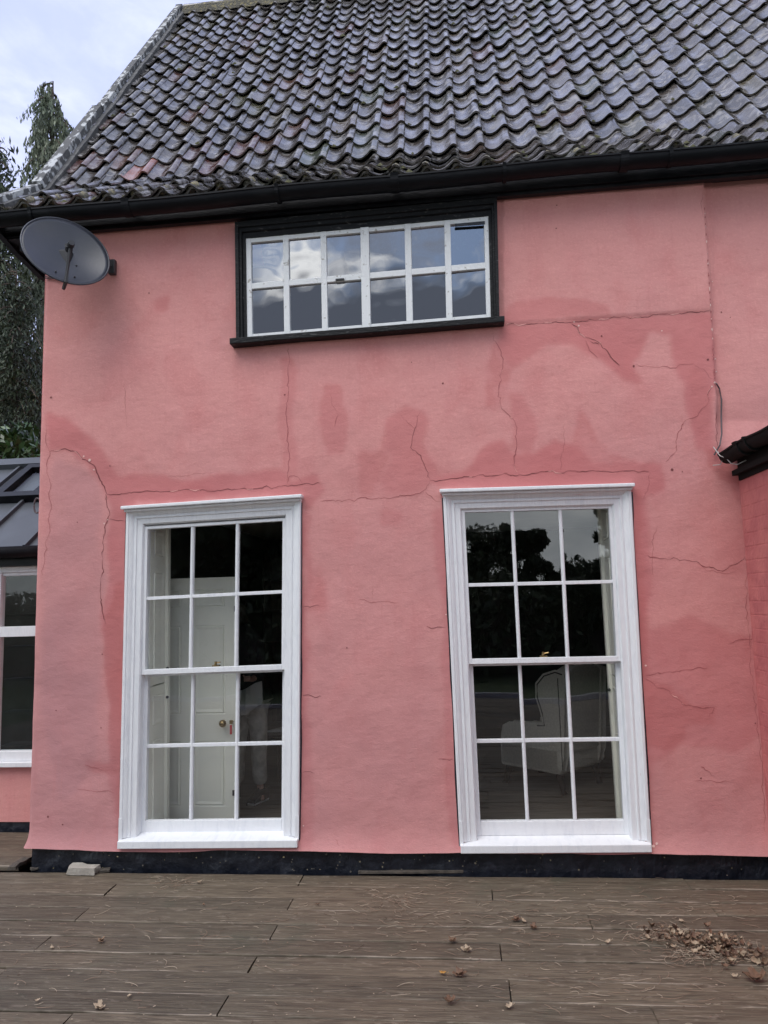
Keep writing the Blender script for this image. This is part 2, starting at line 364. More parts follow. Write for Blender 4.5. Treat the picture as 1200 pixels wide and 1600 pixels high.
for pts, st in [
    ([(72, 640), (98, 652), (120, 676), (150, 686), (165, 712), (185, 738), (230, 740), (262, 736), (300, 752), (345, 742), (400, 744), (430, 738), (452, 752), (490, 742), (505, 765), (480, 795), (470, 775), (205, 790), (200, 810), (196, 1325), (180, 1325), (176, 1180), (166, 1050), (160, 960), (165, 900), (168, 800), (150, 745), (110, 708), (72, 705)], .85),
    ([(436, 560), (458, 560), (462, 750), (436, 750)], .45), ([(502, 605), (525, 600), (541, 650), (530, 715), (508, 718), (500, 660)], .55),
    ([(604, 650), (630, 636), (658, 640), (670, 660), (662, 690), (680, 715), (690, 745), (660, 765), (610, 772), (600, 745), (622, 712), (600, 690)], .65),
    ([(560, 700), (640, 690), (680, 745), (660, 775), (560, 778)], .3),
    ([(770, 530), (800, 560), (800, 590), (780, 650), (762, 640), (760, 570)], .35),
    ([(795, 610), (822, 622), (842, 660), (828, 705), (800, 700), (806, 660)], .55),
    ([(672, 752), (725, 735), (752, 700), (790, 690), (800, 705), (832, 704), (865, 684), (905, 690), (925, 718), (1005, 722), (1035, 722), (1040, 765), (1012, 775), (1018, 880), (1012, 1000), (1020, 1325), (1012, 1325), (985, 765), (690, 768)], .8),
    ([(795, 482), (832, 472), (900, 470), (948, 482), (952, 496), (850, 506), (786, 508)], .6),
    ([(786, 512), (900, 506), (1112, 490), (1120, 600), (1118, 705), (1088, 700), (1078, 640), (1074, 600), (1050, 572), (1045, 525), (1015, 520), (1000, 545), (990, 570), (1000, 600), (975, 596), (930, 560), (890, 540), (840, 545), (800, 575), (775, 545)], .75),
    ([(1010, 980), (1048, 985), (1085, 968), (1130, 985), (1200, 1000), (1200, 1150), (1150, 1175), (1060, 1160), (1010, 1200)], .55),
    ([(598, 796), (632, 798), (628, 816), (604, 814)], .45), ([(472, 790), (484, 800), (484, 1325), (466, 1325)], .6),
    ([(676, 800), (700, 800), (722, 1325), (706, 1325), (690, 1000)], .6), ([(500, 880), (520, 950), (480, 960), (474, 900)], .3),
    ([(243, 470), (262, 465), (258, 490), (246, 492)], .5), ([(1128, 850), (1170, 840), (1175, 900), (1130, 900)], .2),
    ([(1110, 700), (1200, 720), (1200, 860), (1160, 800)], .5), ([(900, 640), (960, 700), (1000, 722), (900, 716)], .35)]:
    damp = np.maximum(damp, st*poly(wpx, wpy, pts))
damp = blur(damp, 3)*(.75+.5*fbm(XX, ZZ, 3, 4, 33))
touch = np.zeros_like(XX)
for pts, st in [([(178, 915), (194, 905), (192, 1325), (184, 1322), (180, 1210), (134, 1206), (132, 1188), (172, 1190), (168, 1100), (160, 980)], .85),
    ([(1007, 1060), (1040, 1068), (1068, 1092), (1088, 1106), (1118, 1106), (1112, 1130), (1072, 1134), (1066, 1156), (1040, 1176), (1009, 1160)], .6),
    ([(1100, 700), (1118, 696), (1150, 735), (1160, 760), (1130, 752), (1108, 730)], .55), ([(990, 765), (1000, 765), (1012, 1000), (1016, 1325), (1008, 1325)], .45), ([(690, 850), (700, 850), (712, 1100), (706, 1100)], .4),  # first patch: darker area below the end of the side gutter
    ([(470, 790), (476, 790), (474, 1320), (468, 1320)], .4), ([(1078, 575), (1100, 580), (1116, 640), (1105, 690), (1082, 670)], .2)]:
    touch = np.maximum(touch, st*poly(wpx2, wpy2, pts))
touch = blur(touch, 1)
ds_ = blur(damp, 3); touch = np.maximum(touch, .28*np.clip(1-np.abs(ds_-.30)/.10, 0, 1)*(fbm(XX, ZZ, 5, 3, 44) > .5))
touch = blur(touch, 1)
grime = .75*np.clip((PY-560)/760, 0, 1)*fbm(XX, ZZ, 1.6, 5, 60) + .6*np.clip((190-PX)/150, 0, 1)*np.clip((PY-800)/400, 0, 1)*fbm(XX, ZZ, 3, 5, 70)
grime = grime + .4*np.clip((PX-470)/30, 0, 1)*np.clip((700-PX)/30, 0, 1)*np.clip((PY-950)/200, 0, 1)*fbm(XX, ZZ, 2.5, 5, 75)
grime = np.clip(grime + .5*blur(poly(wpx, wpy, [(80, 720), (150, 745), (160, 900), (150, 1200), (90, 1250), (60, 1100)]), 6)*fbm(XX, ZZ, 2, 5, 71), 0, .8)
nz, nx = XX.shape
idx = np.arange(nz*nx).reshape(nz, nx)
a, b_, c_, d_ = idx[:-1, :-1], idx[:-1, 1:], idx[1:, 1:], idx[1:, :-1]
keep = ~(hole[:-1, :-1] & hole[:-1, 1:] & hole[1:, 1:] & hole[1:, :-1])
quads = np.stack([a[keep], b_[keep], c_[keep], d_[keep]], -1)
verts = np.stack([XX2, YY, ZZ2], -1).reshape(-1, 3)
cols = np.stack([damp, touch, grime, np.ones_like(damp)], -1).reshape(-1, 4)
used = np.unique(quads); remap = -np.ones(nz*nx, int); remap[used] = np.arange(len(used))
verts = verts[used]; cols = cols[used]; quads = remap[quads]
# cracks: narrow ribbons that belong to the render's own mesh
CR = [
 ([(72, 655), (72, 690), (77, 705), (75, 730), (78, 760), (78, 820), (71, 862), (67, 900)], .5, 1),
 ([(77, 706), (90, 702), (105, 702), (120, 708), (130, 716), (138, 722), (148, 731), (155, 742), (160, 758), (163, 766), (167, 772)], 1.1, 0),
 ([(167, 772), (210, 769), (250, 768), (300, 765), (345, 765), (400, 763), (440, 760), (475, 757), (500, 755)], .8, 0),
 ([(165, 772), (168, 790), (171, 803), (167, 818), (163, 840), (160, 865), (159, 900), (158, 925), (161, 950), (165, 975)], .9, 0),
 ([(170, 811), (182, 812), (196, 814)], .5, 0), ([(170, 806), (164, 820), (163, 835)], .6, 1),
 ([(451, 545), (450, 585), (451, 612), (447, 640), (450, 680), (451, 720), (448, 757)], .7, 1),
 ([(447, 752), (455, 742), (466, 746), (472, 757)], .4, 1), ([(515, 615), (520, 630), (526, 650), (523, 668)], .5, 1),
 ([(625, 648), (636, 660), (648, 668), (652, 650), (660, 640)], .4, 1), ([(650, 666), (645, 688), (641, 700), (655, 712), (664, 728), (671, 750)], .7, 0),
 ([(671, 750), (700, 748), (750, 744), (800, 742), (860, 738), (910, 736), (940, 735), (1014, 737)], .8, 0),
 ([(671, 750), (664, 764), (660, 768), (636, 775), (610, 778), (570, 778), (540, 782), (500, 783)], .6, 1),
 ([(664, 768), (672, 776), (680, 783), (690, 784)], .5, 1),
 ([(771, 524), (774, 536), (781, 545), (785, 560), (782, 590), (778, 618), (785, 640), (800, 656), (809, 670), (806, 700), (802, 718), (808, 738)], .7, 1),
 ([(790, 508), (830, 505), (870, 504), (930, 499), (1000, 494), (1060, 490), (1111, 486)], .7, 0),
 ([(893, 506), (905, 518), (914, 529), (926, 531), (938, 534), (944, 546), (955, 558), (968, 571)], .9, 0),
 ([(915, 531), (920, 545), (934, 560)], .7, 1), ([(922, 533), (930, 537), (936, 538)], 1.6, 0),
 ([(993, 570), (1020, 572), (1050, 574), (1080, 568), (1098, 575), (1112, 592)], .45, 1),
 ([(1113, 602), (1108, 612), (1104, 634), (1090, 648), (1064, 664), (1058, 680), (1055, 708), (1040, 722)], .6, 1),
 ([(1012, 868), (1030, 873), (1060, 873), (1085, 879), (1108, 888), (1128, 891), (1150, 882), (1163, 871)], .8, 0),
 ([(1085, 880), (1110, 893), (1132, 897), (1150, 892)], .5, 1),
 ([(1008, 1056), (1030, 1053), (1060, 1048), (1085, 1044), (1106, 1043)], .6, 1),
 ([(1008, 1060), (1018, 1066), (1030, 1074), (1045, 1077), (1062, 1095), (1085, 1106), (1100, 1107), (1116, 1106), (1108, 1120)], .6, 1),
 ([(1137, 1007), (1150, 1003), (1176, 997)], .6, 1), ([(1095, 1198), (1105, 1206), (1116, 1213)], .6, 1), ([(1085, 1220), (1110, 1219), (1140, 1223)], .4, 1),
 ([(1028, 820), (1020, 850), (1018, 900)], .4, 1), ([(882, 662), (880, 690), (876, 735)], .4, 1), ([(1017, 738), (1012, 760), (1006, 780)], .4, 1),
 ([(473, 949), (485, 948), (500, 947)], .7, 0), ([(473, 1087), (486, 1088), (502, 1088)], .7, 0), ([(472, 1207), (492, 1208)], .6, 0),
 ([(667, 979), (680, 981), (697, 981)], .7, 0), ([(685, 1186), (707, 1186)], .6, 1), ([(560, 938), (580, 940), (622, 941)], .35, 1), ([(582, 915), (582, 935)], .5, 1),
 ([(130, 1195), (160, 1202), (188, 1203)], .5, 1), ([(120, 1232), (150, 1236), (180, 1239)], .4, 1), ([(195, 600), (196, 640), (201, 668)], .35, 1),
 ([(262, 745), (330, 740)], .3, 1), ([(522, 1310), (530, 1322)], .5, 1), ([(1097, 300), (1098, 340)], .4, 1),
 ([(1121, 640), (1119, 680), (1122, 700)], .5, 0), ([(1163, 870), (1166, 880), (1166, 950), (1173, 1040), (1180, 1110), (1190, 1200), (1196, 1300)], .5, 1),
]
cb = MB()
def on_wall(px, py, lift):
    p = P(px, py); y = float(wall_y(p.x, p.z)); p = P(px, py, y); return Vector((p.x, float(wall_y(p.x, p.z))-lift, p.z))
for pts, wdt, kind in CR:
    fine = []
    for (ax, ay), (bx, by) in zip(pts[:-1], pts[1:]):
        n = max(1, int(math.hypot(bx-ax, by-ay)/4))
        for i in range(n):
            t = i/n; fine.append((ax+(bx-ax)*t, ay+(by-ay)*t))
    fine.append(pts[-1]); L_, R_ = [], []
    for i, (x, y) in enumerate(fine):
        j = (random.gauss(0, .55), random.gauss(0, .55)) if 0 < i < len(fine)-1 else (0, 0)
        x += j[0]+(float(vnoise(x, y, .11, wdt*9))-.5)*5*(0 < i < len(fine)-1); y += j[1]+(float(vnoise(y, x, .11, 40+wdt*9))-.5)*5*(0 < i < len(fine)-1)
        a_ = fine[max(i-1, 0)]; b2 = fine[min(i+1, len(fine)-1)]
        d = Vector((b2[0]-a_[0], b2[1]-a_[1])); d = d.normalized() if d.length else Vector((1, 0)); n_ = Vector((-d.y, d.x))
        w = wdt*.62*(.2+1.3*float(vnoise(x, y, .07, 77))+random.uniform(-.15, .25))*min(1, .25+min(i, len(fine)-1-i)*.5)
        L_.append(on_wall(x+n_.x*w, y+n_.y*w, .0016)); R_.append(on_wall(x-n_.x*w, y-n_.y*w, .0016))
    k = len(L_); cb.add(L_+R_, [(i, i+1, k+i+1, k+i) for i in range(k-1)], 1+kind)
    if wdt > .55:       # painted pale highlight and darker halo along the crack, in broken lengths
        i = 0
        while i < k-2:
            ln = random.randint(1, 5); e = min(k-1, i+ln)
            if random.random() < .5:
                mi_ = random.choice([2, 2, 4]); base_ = R_ if random.random() < .6 else L_
                o_ = [Vector((v.x, v.y-.0005, v.z)) for v in base_[i:e+1]]
                q_ = [Vector((v.x+random.uniform(-.001, .002), v.y-.0005, v.z-(.0015+.0055*random.random()*math.sin(math.pi*(j_+.3)/(e-i+.6)))*(1 if base_ is R_ else -1))) for j_, v in enumerate(o_)]
                m2_ = len(o_); cb.add(o_+q_, [(j_, j_+1, m2_+j_+1, m2_+j_) for j_ in range(m2_-1)], mi_)
            i = e+random.randint(0, 4)
def blob(px, py, r, mi, n=8, lift=.002, sy_=1.0):
    pts = [on_wall(px+math.cos(q*2*math.pi/n)*r*random.uniform(.7, 1.25), py+math.sin(q*2*math.pi/n)*r*sy_*random.uniform(.7, 1.25), lift) for q in range(n)]
    cb.add(pts, [tuple(range(n))], mi)
for x, y, r in [(80, 621, 1.7), (692, 599, 1.5), (990, 572, 2), (1106, 562, 2), (1050, 734, 2), (1127, 488, 1.3), (75, 1276, 1.6), (98, 1288, 1.1), (233, 458, 1), (445, 617, 1.3), (542, 1012, 1), (1141, 496, .8), (940, 525, 1.3), (869, 357, 1), (1066, 737, 1), (1095, 1216, 1.6), (172, 728, 1), (158, 1137, 1), (160, 1022, 1), (1180, 1130, 1), (870, 321, .9), (643, 566, .8), (121, 816, .9), (88, 1110, 1), (900, 1200, 0.1)]:
    blob(x, y, r, 1)
for x, y, r in [(131, 713, 1.4), (140, 719, 2.4), (147, 734, 1.3), (168, 812, 1.2), (163, 818, 1.2), (474, 1290, 1.2), (697, 960, 1.2), (1021, 1322, 2.6), (1026, 1318, 2), (1117, 598, 2), (1112, 604, 1.6), (1113, 440, 1.0), (1009, 1040, 1.6), (1034, 517, 1), (897, 503, 1.5), (904, 509, 1.5), (702, 1010, 1), (1119, 580, 1.2), (1118, 560, 1.0)]:
    blob(x, y, r, 3, 6)
for i in range(46):      # ragged bright lip of the step edge
    y = random.uniform(300, 600); x = np.interp(y, [280, 490, 610], [1099, 1112, 1119])
    blob(x-1.2, y, random.uniform(.4, 1.1), random.choice([3, 2, 2]), 6, .003, 2.5)
nb_ = len(verts)
crv = np.array(cb.v); crf = cb.f
me = bpy.data.meshes.new('wall')
allv = np.vstack([verts, crv]); faces = quads.tolist() + [tuple(nb_+i for i in f) for f in crf]
me.from_pydata(allv.tolist(), [], faces)
for k in ('pink', 'crack', 'finecrack', 'chip', 'lip'): me.materials.append(MAT[k])
me.polygons.foreach_set('material_index', [0]*len(quads)+cb.m)
me.polygons.foreach_set('use_smooth', [True]*len(faces))
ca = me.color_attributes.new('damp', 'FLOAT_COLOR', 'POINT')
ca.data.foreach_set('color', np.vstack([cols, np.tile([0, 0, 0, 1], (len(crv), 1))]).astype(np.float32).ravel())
me.update()
wall = bpy.data.objects.new('wall', me); link(wall, house)

# gable wall on the left and the body of the house behind the facade
ROOFP = [(-.113, 4.30), (.443, 4.732), (3.19, 8.609)]             # eave, kick, ridge (Y, Z)
b = MB()
gl = [(.03, .13), (6.2, .13), (6.2, 4.35), (3.19, 8.45), (.46, 4.66), (.03, 4.32)]
x0 = XL-.002
b.add([(x0, y, z) for y, z in gl]+[(x0+.25, y, z) for y, z in gl], [tuple(range(6)), tuple(range(11, 5, -1))]+[(i, (i+1) % 6, 6+(i+1) % 6, 6+i) for i in range(6)])
b.box(x0, 3.4, 6.1, 6.3, 0, 4.3); b.box(3.15, 3.4, .45, 6.09, 0, 4.3)
b.build('gable_wall', MAT['pink'], house)
# plinth
b = MB()
n = 160
for i in range(n):
    xa, xb = XL+.02+(4.45*i/n), XL+.02+(4.45*(i+1)/n)
    ya = .018+(float(vnoise(xa, 0, 7))-.5)*.02; yb = .018+(float(vnoise(xb, 0, 7))-.5)*.02
    for j in range(4):
        z0, z1 = -.25+.1*j, -.25+.1*(j+1)
        o0 = (float(vnoise(xa, z0*9, 9))-.5)*.016; o1 = (float(vnoise(xb, z0*9, 9))-.5)*.016; o2 = (float(vnoise(xb, z1*9, 9))-.5)*.016; o3 = (float(vnoise(xa, z1*9, 9))-.5)*.016
        b.add([(xa, ya+o0, z0), (xb, yb+o1, z0), (xb, yb+o2, z1), (xa, ya+o3, z1)], [(0, 1, 2, 3)])
b.box(XL+.018, 1.9, .05, .3, -.25, .15)
b.add([(XL+.02, .02, -.25), (XL+.02, 4.9, -.25), (XL+.02, 4.9, .16), (XL+.02, .02, .16)], [(0, 1, 2, 3)])
for i in range(70):   # paint specks and mortar flecks
    x = random.uniform(XL+.1, 1.6); z = random.uniform(.01, .12); r = random.uniform(.002, .006)
    b.add([(x+math.cos(q)*r*random.uniform(.5, 1.6), .001+(float(vnoise(x, 0, 7))-.5)*.02-.004, z+math.sin(q)*r) for q in (0, 1.2, 2.4, 3.6, 5)], [(0, 1, 2, 3, 4)], 1)
b.build('plinth', [MAT['plinth'], MAT['mortar']], house)

# ---------------------------------------------------------------- roof of pantiles
def slope(s):
    """distance along the slope from the eave -> (Y, Z, tangent, normal)"""
    k = math.dist(ROOFP[0], ROOFP[1])
    a_, b2, s2 = (ROOFP[0], ROOFP[1], s) if s < k else (ROOFP[1], ROOFP[2], s-k)
    L_ = math.dist(a_, b2); t = ((b2[0]-a_[0])/L_, (b2[1]-a_[1])/L_)
    return a_[0]+t[0]*s2, a_[1]+t[1]*s2, t, (-t[1], t[0])
TW, TG = .193, .276
KICK = math.dist(ROOFP[0], ROOFP[1]); TOTAL = KICK+math.dist(ROOFP[1], ROOFP[2])
VX = -2.997
ncol = int((3.3-VX)/TW)+1; nrow = int(TOTAL/TG)+1
prof_t = np.array([-.02, .05, .13, .23, .34, .45, .56, .66, .74, .79, .84, .89, .95, 1.01, 1.06])
def prof(t):
    return np.where(t < .74, -.034*np.sin(np.pi*np.clip((t+.02)/.76, 0, 1))**.9, .019*np.sin(np.pi*np.clip((t-.74)/.33, 0, 1)))
tv, tf, tcol = [], [], []
def tile(cx, s0, length, lift0, lift1, tint, wear, rot, dz):
    npf = len(prof_t); ns = 5; base = len(tv)
    h = prof(prof_t)
    for layer in (0, 1):
        for j in range(ns):
            u = j/(ns-1); s = s0+length*u
            Y, Z, t, nn = slope(min(max(s, 0.001), TOTAL))
            for q in range(npf):
                lx = prof_t[q]*TW + rot*(u-.5)*length
                hh = h[q] + lift0*(1-u)+lift1*u + dz - (.013 if layer else 0)
                if u == 0: hh -= 0.0
                # worn, slightly scalloped lower edge
                so = (.016*math.sin(math.pi*np.clip(prof_t[q]/.74, 0, 1)) if j == 0 else 0)
                tv.append((cx+lx, Y+nn[0]*hh - t[0]*so, Z+nn[1]*hh - t[1]*so)); tcol.append((*tint, wear))
    g = lambda l, j, q: base+l*ns*npf+j*npf+q
    for j in range(ns-1):
        for q in range(npf-1):
            tf.append((g(0, j, q), g(0, j, q+1), g(0, j+1, q+1), g(0, j+1, q)))
            tf.append((g(1, j, q), g(1, j+1, q), g(1, j+1, q+1), g(1, j, q+1)))
    for q in range(npf-1): tf.append((g(0, 0, q), g(1, 0, q), g(1, 0, q+1), g(0, 0, q+1)))
    for j in range(ns-1):
        tf.append((g(0, j, 0), g(0, j+1, 0), g(1, j+1, 0), g(1, j, 0)))
        tf.append((g(0, j, npf-1), g(1, j, npf-1), g(1, j+1, npf-1), g(0, j+1, npf-1)))
for r_ in range(nrow):
    for c in range(ncol):
        s0 = r_*TG + random.gauss(0, .007) + .012*math.sin(c*.5+r_) - .02
        cx = VX+c*TW + random.gauss(0, .003) + .006*math.sin(r_*.9)
        xw = (cx-VX)/5.5
        rr = random.random(); red = .14*(1-xw)+.02 + (.10 if r_ < 5 and xw < .35 else 0)
        if rr < red: tint = (random.uniform(.065, .10), random.uniform(.04, .05), random.uniform(.034, .042)); wear = .55
        elif rr < red+.16: tint = (random.uniform(.055, .085), random.uniform(.05, .07), random.uniform(.038, .055)); wear = .7
        else:
            g0 = random.uniform(.016, .048)*(1+1.0*xw); tint = (g0*1.25, g0*1.06, g0*.98); wear = random.uniform(.25, 1)
        if (r_, c) == (3, 3): tint = (.24, .085, .06); wear = .3
        Lt = min(TG+.085, TOTAL-s0-.005)
        if Lt < .06: continue
        tile(cx, s0, Lt, .040+random.gauss(0, .003), .010, tint, wear, random.gauss(0, .014), random.gauss(0, .0035))
for c in range(ncol):     # doubled under-course at the eaves
    tile(VX+c*TW+.012+random.gauss(0, .008), -.035+random.gauss(0, .01), .3, .020, -.004, (.10, .09, .08), .7, random.gauss(0, .02), -.003)
roof = np_mesh('roof', np.array(tv), np.array(tf), MAT['tile'], house, True, ('tint', np.array(tcol)))
sm = roof.data
# sharp front edges: split by angle
mod = roof.modifiers.new('edge_split', 'EDGE_SPLIT'); mod.split_angle = R(50)
b = MB()  # roof underlay + unseen rear slope added to block light
b.box(VX+.02, 3.4, ROOFP[0][0]+.02, ROOFP[0][0]+.10, ROOFP[0][1]-.05, ROOFP[0][1]+.012)
for (y0, z0), (y1, z1) in zip(ROOFP[:-1], ROOFP[1:]):
    b.add([(VX+.02, y0+.03, z0-.05), (3.4, y0+.03, z0-.05), (3.4, y1+.03, z1-.06), (VX+.02, y1+.03, z1-.06)], [(0, 1, 2, 3)])
b.add([(VX+.02, 3.20, 8.55), (3.4, 3.20, 8.55), (3.4, 6.6, 4.1), (VX+.02, 6.6, 4.1)], [(0, 1, 2, 3)])
b.build('underlay_and_light_block', MAT['verge2'], roof)
for c in range(ncol):    # mortar packed under each roll along the eave
    cx = VX+(c+.90)*TW+.004; b = MB()
    b.tube([(cx+random.gauss(0, .003), slope(.001)[0]-.004+q*.4, slope(.001)[1]+.022+q*.35) for q in (0, .1, .2)], [random.uniform(.024, .032)]*3, 8)
    b.build('mortar_fillet', MAT['mortar'], roof, True)
b = MB(); mossm = M('moss', (.055, .06, .025), .95, (.10, .095, .05), 40, bump=1)
for i in range(150):
    r_ = int(random.random()**1.5*nrow); c = random.randrange(ncol); s0 = r_*TG-.02+random.uniform(-.01, .02); Y, Z, t, nn = slope(max(s0, .01)); q = random.uniform(.1, .6)
    cx = VX+(c+q)*TW; rr = random.uniform(.008, .022); vs_ = []
    for k in range(7):
        a_ = k*6.283/7; e = rr*random.uniform(.6, 1.3); vs_.append((cx+math.cos(a_)*e*1.5, Y+t[0]*math.sin(a_)*e+nn[0]*.008, Z+t[1]*math.sin(a_)*e+nn[1]*.008))
    vs_.append((cx, Y+nn[0]*(.016+rr*.5), Z+nn[1]*(.016+rr*.5))); b.add(vs_, [(k, (k+1) % 7, 7) for k in range(7)])
tag(b.build('moss', mossm, roof, True), kind='stuff')
# ridge: half-round tiles bedded in lichened mortar
b = MB(); x = VX+.03
RY, RZ = ROOFP[2]
while x < 3.3:
    L_ = .36; seg = 12; vs_ = []
    dzr = .01*math.sin(x*1.3)+random.gauss(0, .004)
    for e, xx in enumerate((x, x+L_-.008)):
        rr = .105 + (.006 if e == 0 else 0)
        for k in range(seg+1):
            an = R(-20)+R(220)*k/seg; vs_.append((xx, RY+.02-math.cos(an)*rr, RZ-.02+dzr+math.sin(an)*rr*.85))
    b.add(vs_, [(k, k+1, seg+2+k, seg+1+k) for k in range(seg)])
    b.add(vs_[:seg+1], [tuple(range(seg+1))]); x += L_
b.build('ridge_tiles', MAT['tile'], roof, True)
b = MB(); n = 260
for i in range(n):
    xa = VX+.02+6*i/n; xb = xa+6/n
    ha = .02+.06*float(fbm(xa, 0, 9, 3)); hb = .02+.06*float(fbm(xb, 0, 9, 3))
    f = lambda X, s, l: (X, slope(s)[0]+slope(s)[3][0]*l, slope(s)[1]+slope(s)[3][1]*l)
    b.add([f(xa, TOTAL-.10-ha, .02), f(xb, TOTAL-.10-hb, .02), f(xb, TOTAL-.06, .075), f(xa, TOTAL-.06, .075), f(xb, TOTAL-.005, .08), f(xa, TOTAL-.005, .08)], [(0, 1, 2, 3), (3, 2, 4, 5)])
b.build('ridge_mortar', MAT['mortar'], roof)
# verge board on the left, three weathered lengths
def verge_strip(s0, s1, xa, xb, l0, l1, name, mat):
    b = MB(); n = max(4, int((s1-s0)/.06)); ring = []
    for i in range(n+1):
        s = s0+(s1-s0)*i/n
        Y, Z, t, nn = slope(max(s, 0.0)) if s >= 0 else slope(0)
        if s < 0: Y += ROOFP[0][0]*0 + s*.78; Z += s*.62
        w = (float(vnoise(s, 3, 6))-.5)*.012
        ring.append([(xa+w, Y+nn[0]*l0, Z+nn[1]*l0), (xb, Y+nn[0]*l0, Z+nn[1]*l0), (xb, Y+nn[0]*(l1+w), Z+nn[1]*(l1+w)), (xa+w, Y+nn[0]*(l1+w), Z+nn[1]*(l1+w))])
    vs_ = [q for r2_ in ring for q in r2_]; fs = []
    for i in range(n):
        for k in range(4): fs.append((i*4+k, i*4+(k+1) % 4, i*4+4+(k+1) % 4, i*4+4+k))
    fs += [(0, 1, 2, 3), tuple(n*4+k for k in (3, 2, 1, 0))]
    b.add(vs_, fs); return b.build(name, mat, roof, bevel=.004)
verge_strip(-.04, KICK-.005, VX-.10, VX-.012, -.10, .075, 'verge_board', MAT['verge'])
verge_strip(KICK-.03, KICK+1.55, VX-.095, VX-.012, -.10, .09, 'verge_board', MAT['verge'])
verge_strip(KICK+1.54, TOTAL+.05, VX-.085, VX-.014, -.10, .075, 'verge_board', MAT['verge'])
verge_strip(.0, TOTAL-.02, VX-.010, VX+.035, -.06, .035, 'verge_flashing', MAT['verge2'])

# ---------------------------------------------------------------- eaves
b = MB(); b.box(-2.995, 3.4, -.075, -.045, 4.150, 4.285); b.box(-2.745, 3.4, -.040, .10, 4.150, 4.18)
b.box(-2.990, 3.4, -.052, -.012, 4.128, 4.149)
b.build('fascia', MAT['black'], house)
b = MB()   # cheek board closing the boxed eaves under the verge at the left
ck = [(-.10, 4.13), (.10, 4.085), (.40, 4.05), (1.1, 4.10), (1.1, 5.60), (.443, 4.69), (-.10, 4.27)]
k = len(ck); b.add([(-3.03, y, z) for y, z in ck]+[(-2.99, y, z) for y, z in ck], [tuple(range(k)), tuple(range(2*k-1, k-1, -1))]+[(i, (i+1) % k, k+(i+1) % k, k+i) for i in range(k)])
b.box(-2.985, -2.748, -.04, 1.1, 4.12, 4.14)
b.box(-2.88, -2.76, -.06, .02, 4.02, 4.119)
b.build('eaves_cheek', MAT['black'], house)
def gutter(p0, p1, name, parent, side, rad=.056, nb=12, brackets=(), mat='gutter'):
    """half-round gutter running p0 -> p1; side = unit vector away from the wall"""
    p0, p1 = Vector(p0), Vector(p1); side = Vector(side); up = Vector((0, 0, 1)); b = MB(); n = 40; vs_ = []
    prf = []
    for k in range(nb+1):
        a_ = math.pi*k/nb; prf.append((-math.cos(a_)*rad, -math.sin(a_)*rad*.95))
    prf = [(-rad, .012)]+prf+[(rad, .014), (rad+.007, .014), (rad+.007, .004)]
    for k in range(nb, -1, -1):
        a_ = math.pi*k/nb; prf.append((-math.cos(a_)*(rad-.005), -math.sin(a_)*(rad-.005)*.95))
    m_ = len(prf)
    for i in range(n+1):
        c = p0.lerp(p1, i/n) + up*(.005*math.sin(i*.6))
        vs_ += [c+side*u+up*v for u, v in prf]
    fs = [(i*m_+k, i*m_+(k+1) % m_, (i+1)*m_+(k+1) % m_, (i+1)*m_+k) for i in range(n) for k in range(m_)]
    fs += [tuple(range(m_))[::-1], tuple(n*m_+k for k in range(m_))]
    b.add(vs_, fs); g = b.build(name, MAT[mat], parent, True)
    g.modifiers.new('es', 'EDGE_SPLIT').split_angle = R(40)
    dr = (p1-p0).normalized()
    for x in brackets:
        bb = MB(); c = p0+dr*x; vs_ = []
        prf2 = [(-rad-.004, .02)]+[(-math.cos(math.pi*k/nb)*(rad+.006), -math.sin(math.pi*k/nb)*(rad+.006)) for k in range(nb+1)]+[(rad+.014, .022), (rad-.004, .024), (rad-.004, .016)]
        w = .05 if brackets.index(x) % 2 else .022
        for e in (-w/2, w/2): vs_ += [c+dr*e+side*u+up*v for u, v in prf2]
        q = len(prf2); bb.add(vs_, [(k, k+1, q+k+1, q+k) for k in range(q-1)]+[tuple(range(q))]+[tuple(range(2*q-1, q-1, -1))])
        bb.build('gutter_bracket', MAT[mat], g)
    return g
g0, g1 = P(0, 331, -.235), P(1200, 218, -.235); gs = (g1.z-g0.z)/(g1.x-g0.x)
gutter((-3.06, -.172, g0.z+gs*(-3.06-g0.x)-.012), (3.4, -.172, g0.z+gs*(3.4-g0.x)-.012), 'gutter', house, (0, -1, 0), rad=.060, brackets=(.35, 1.0, 2.0, 2.75, 3.43, 4.15, 4.42, 5.3))

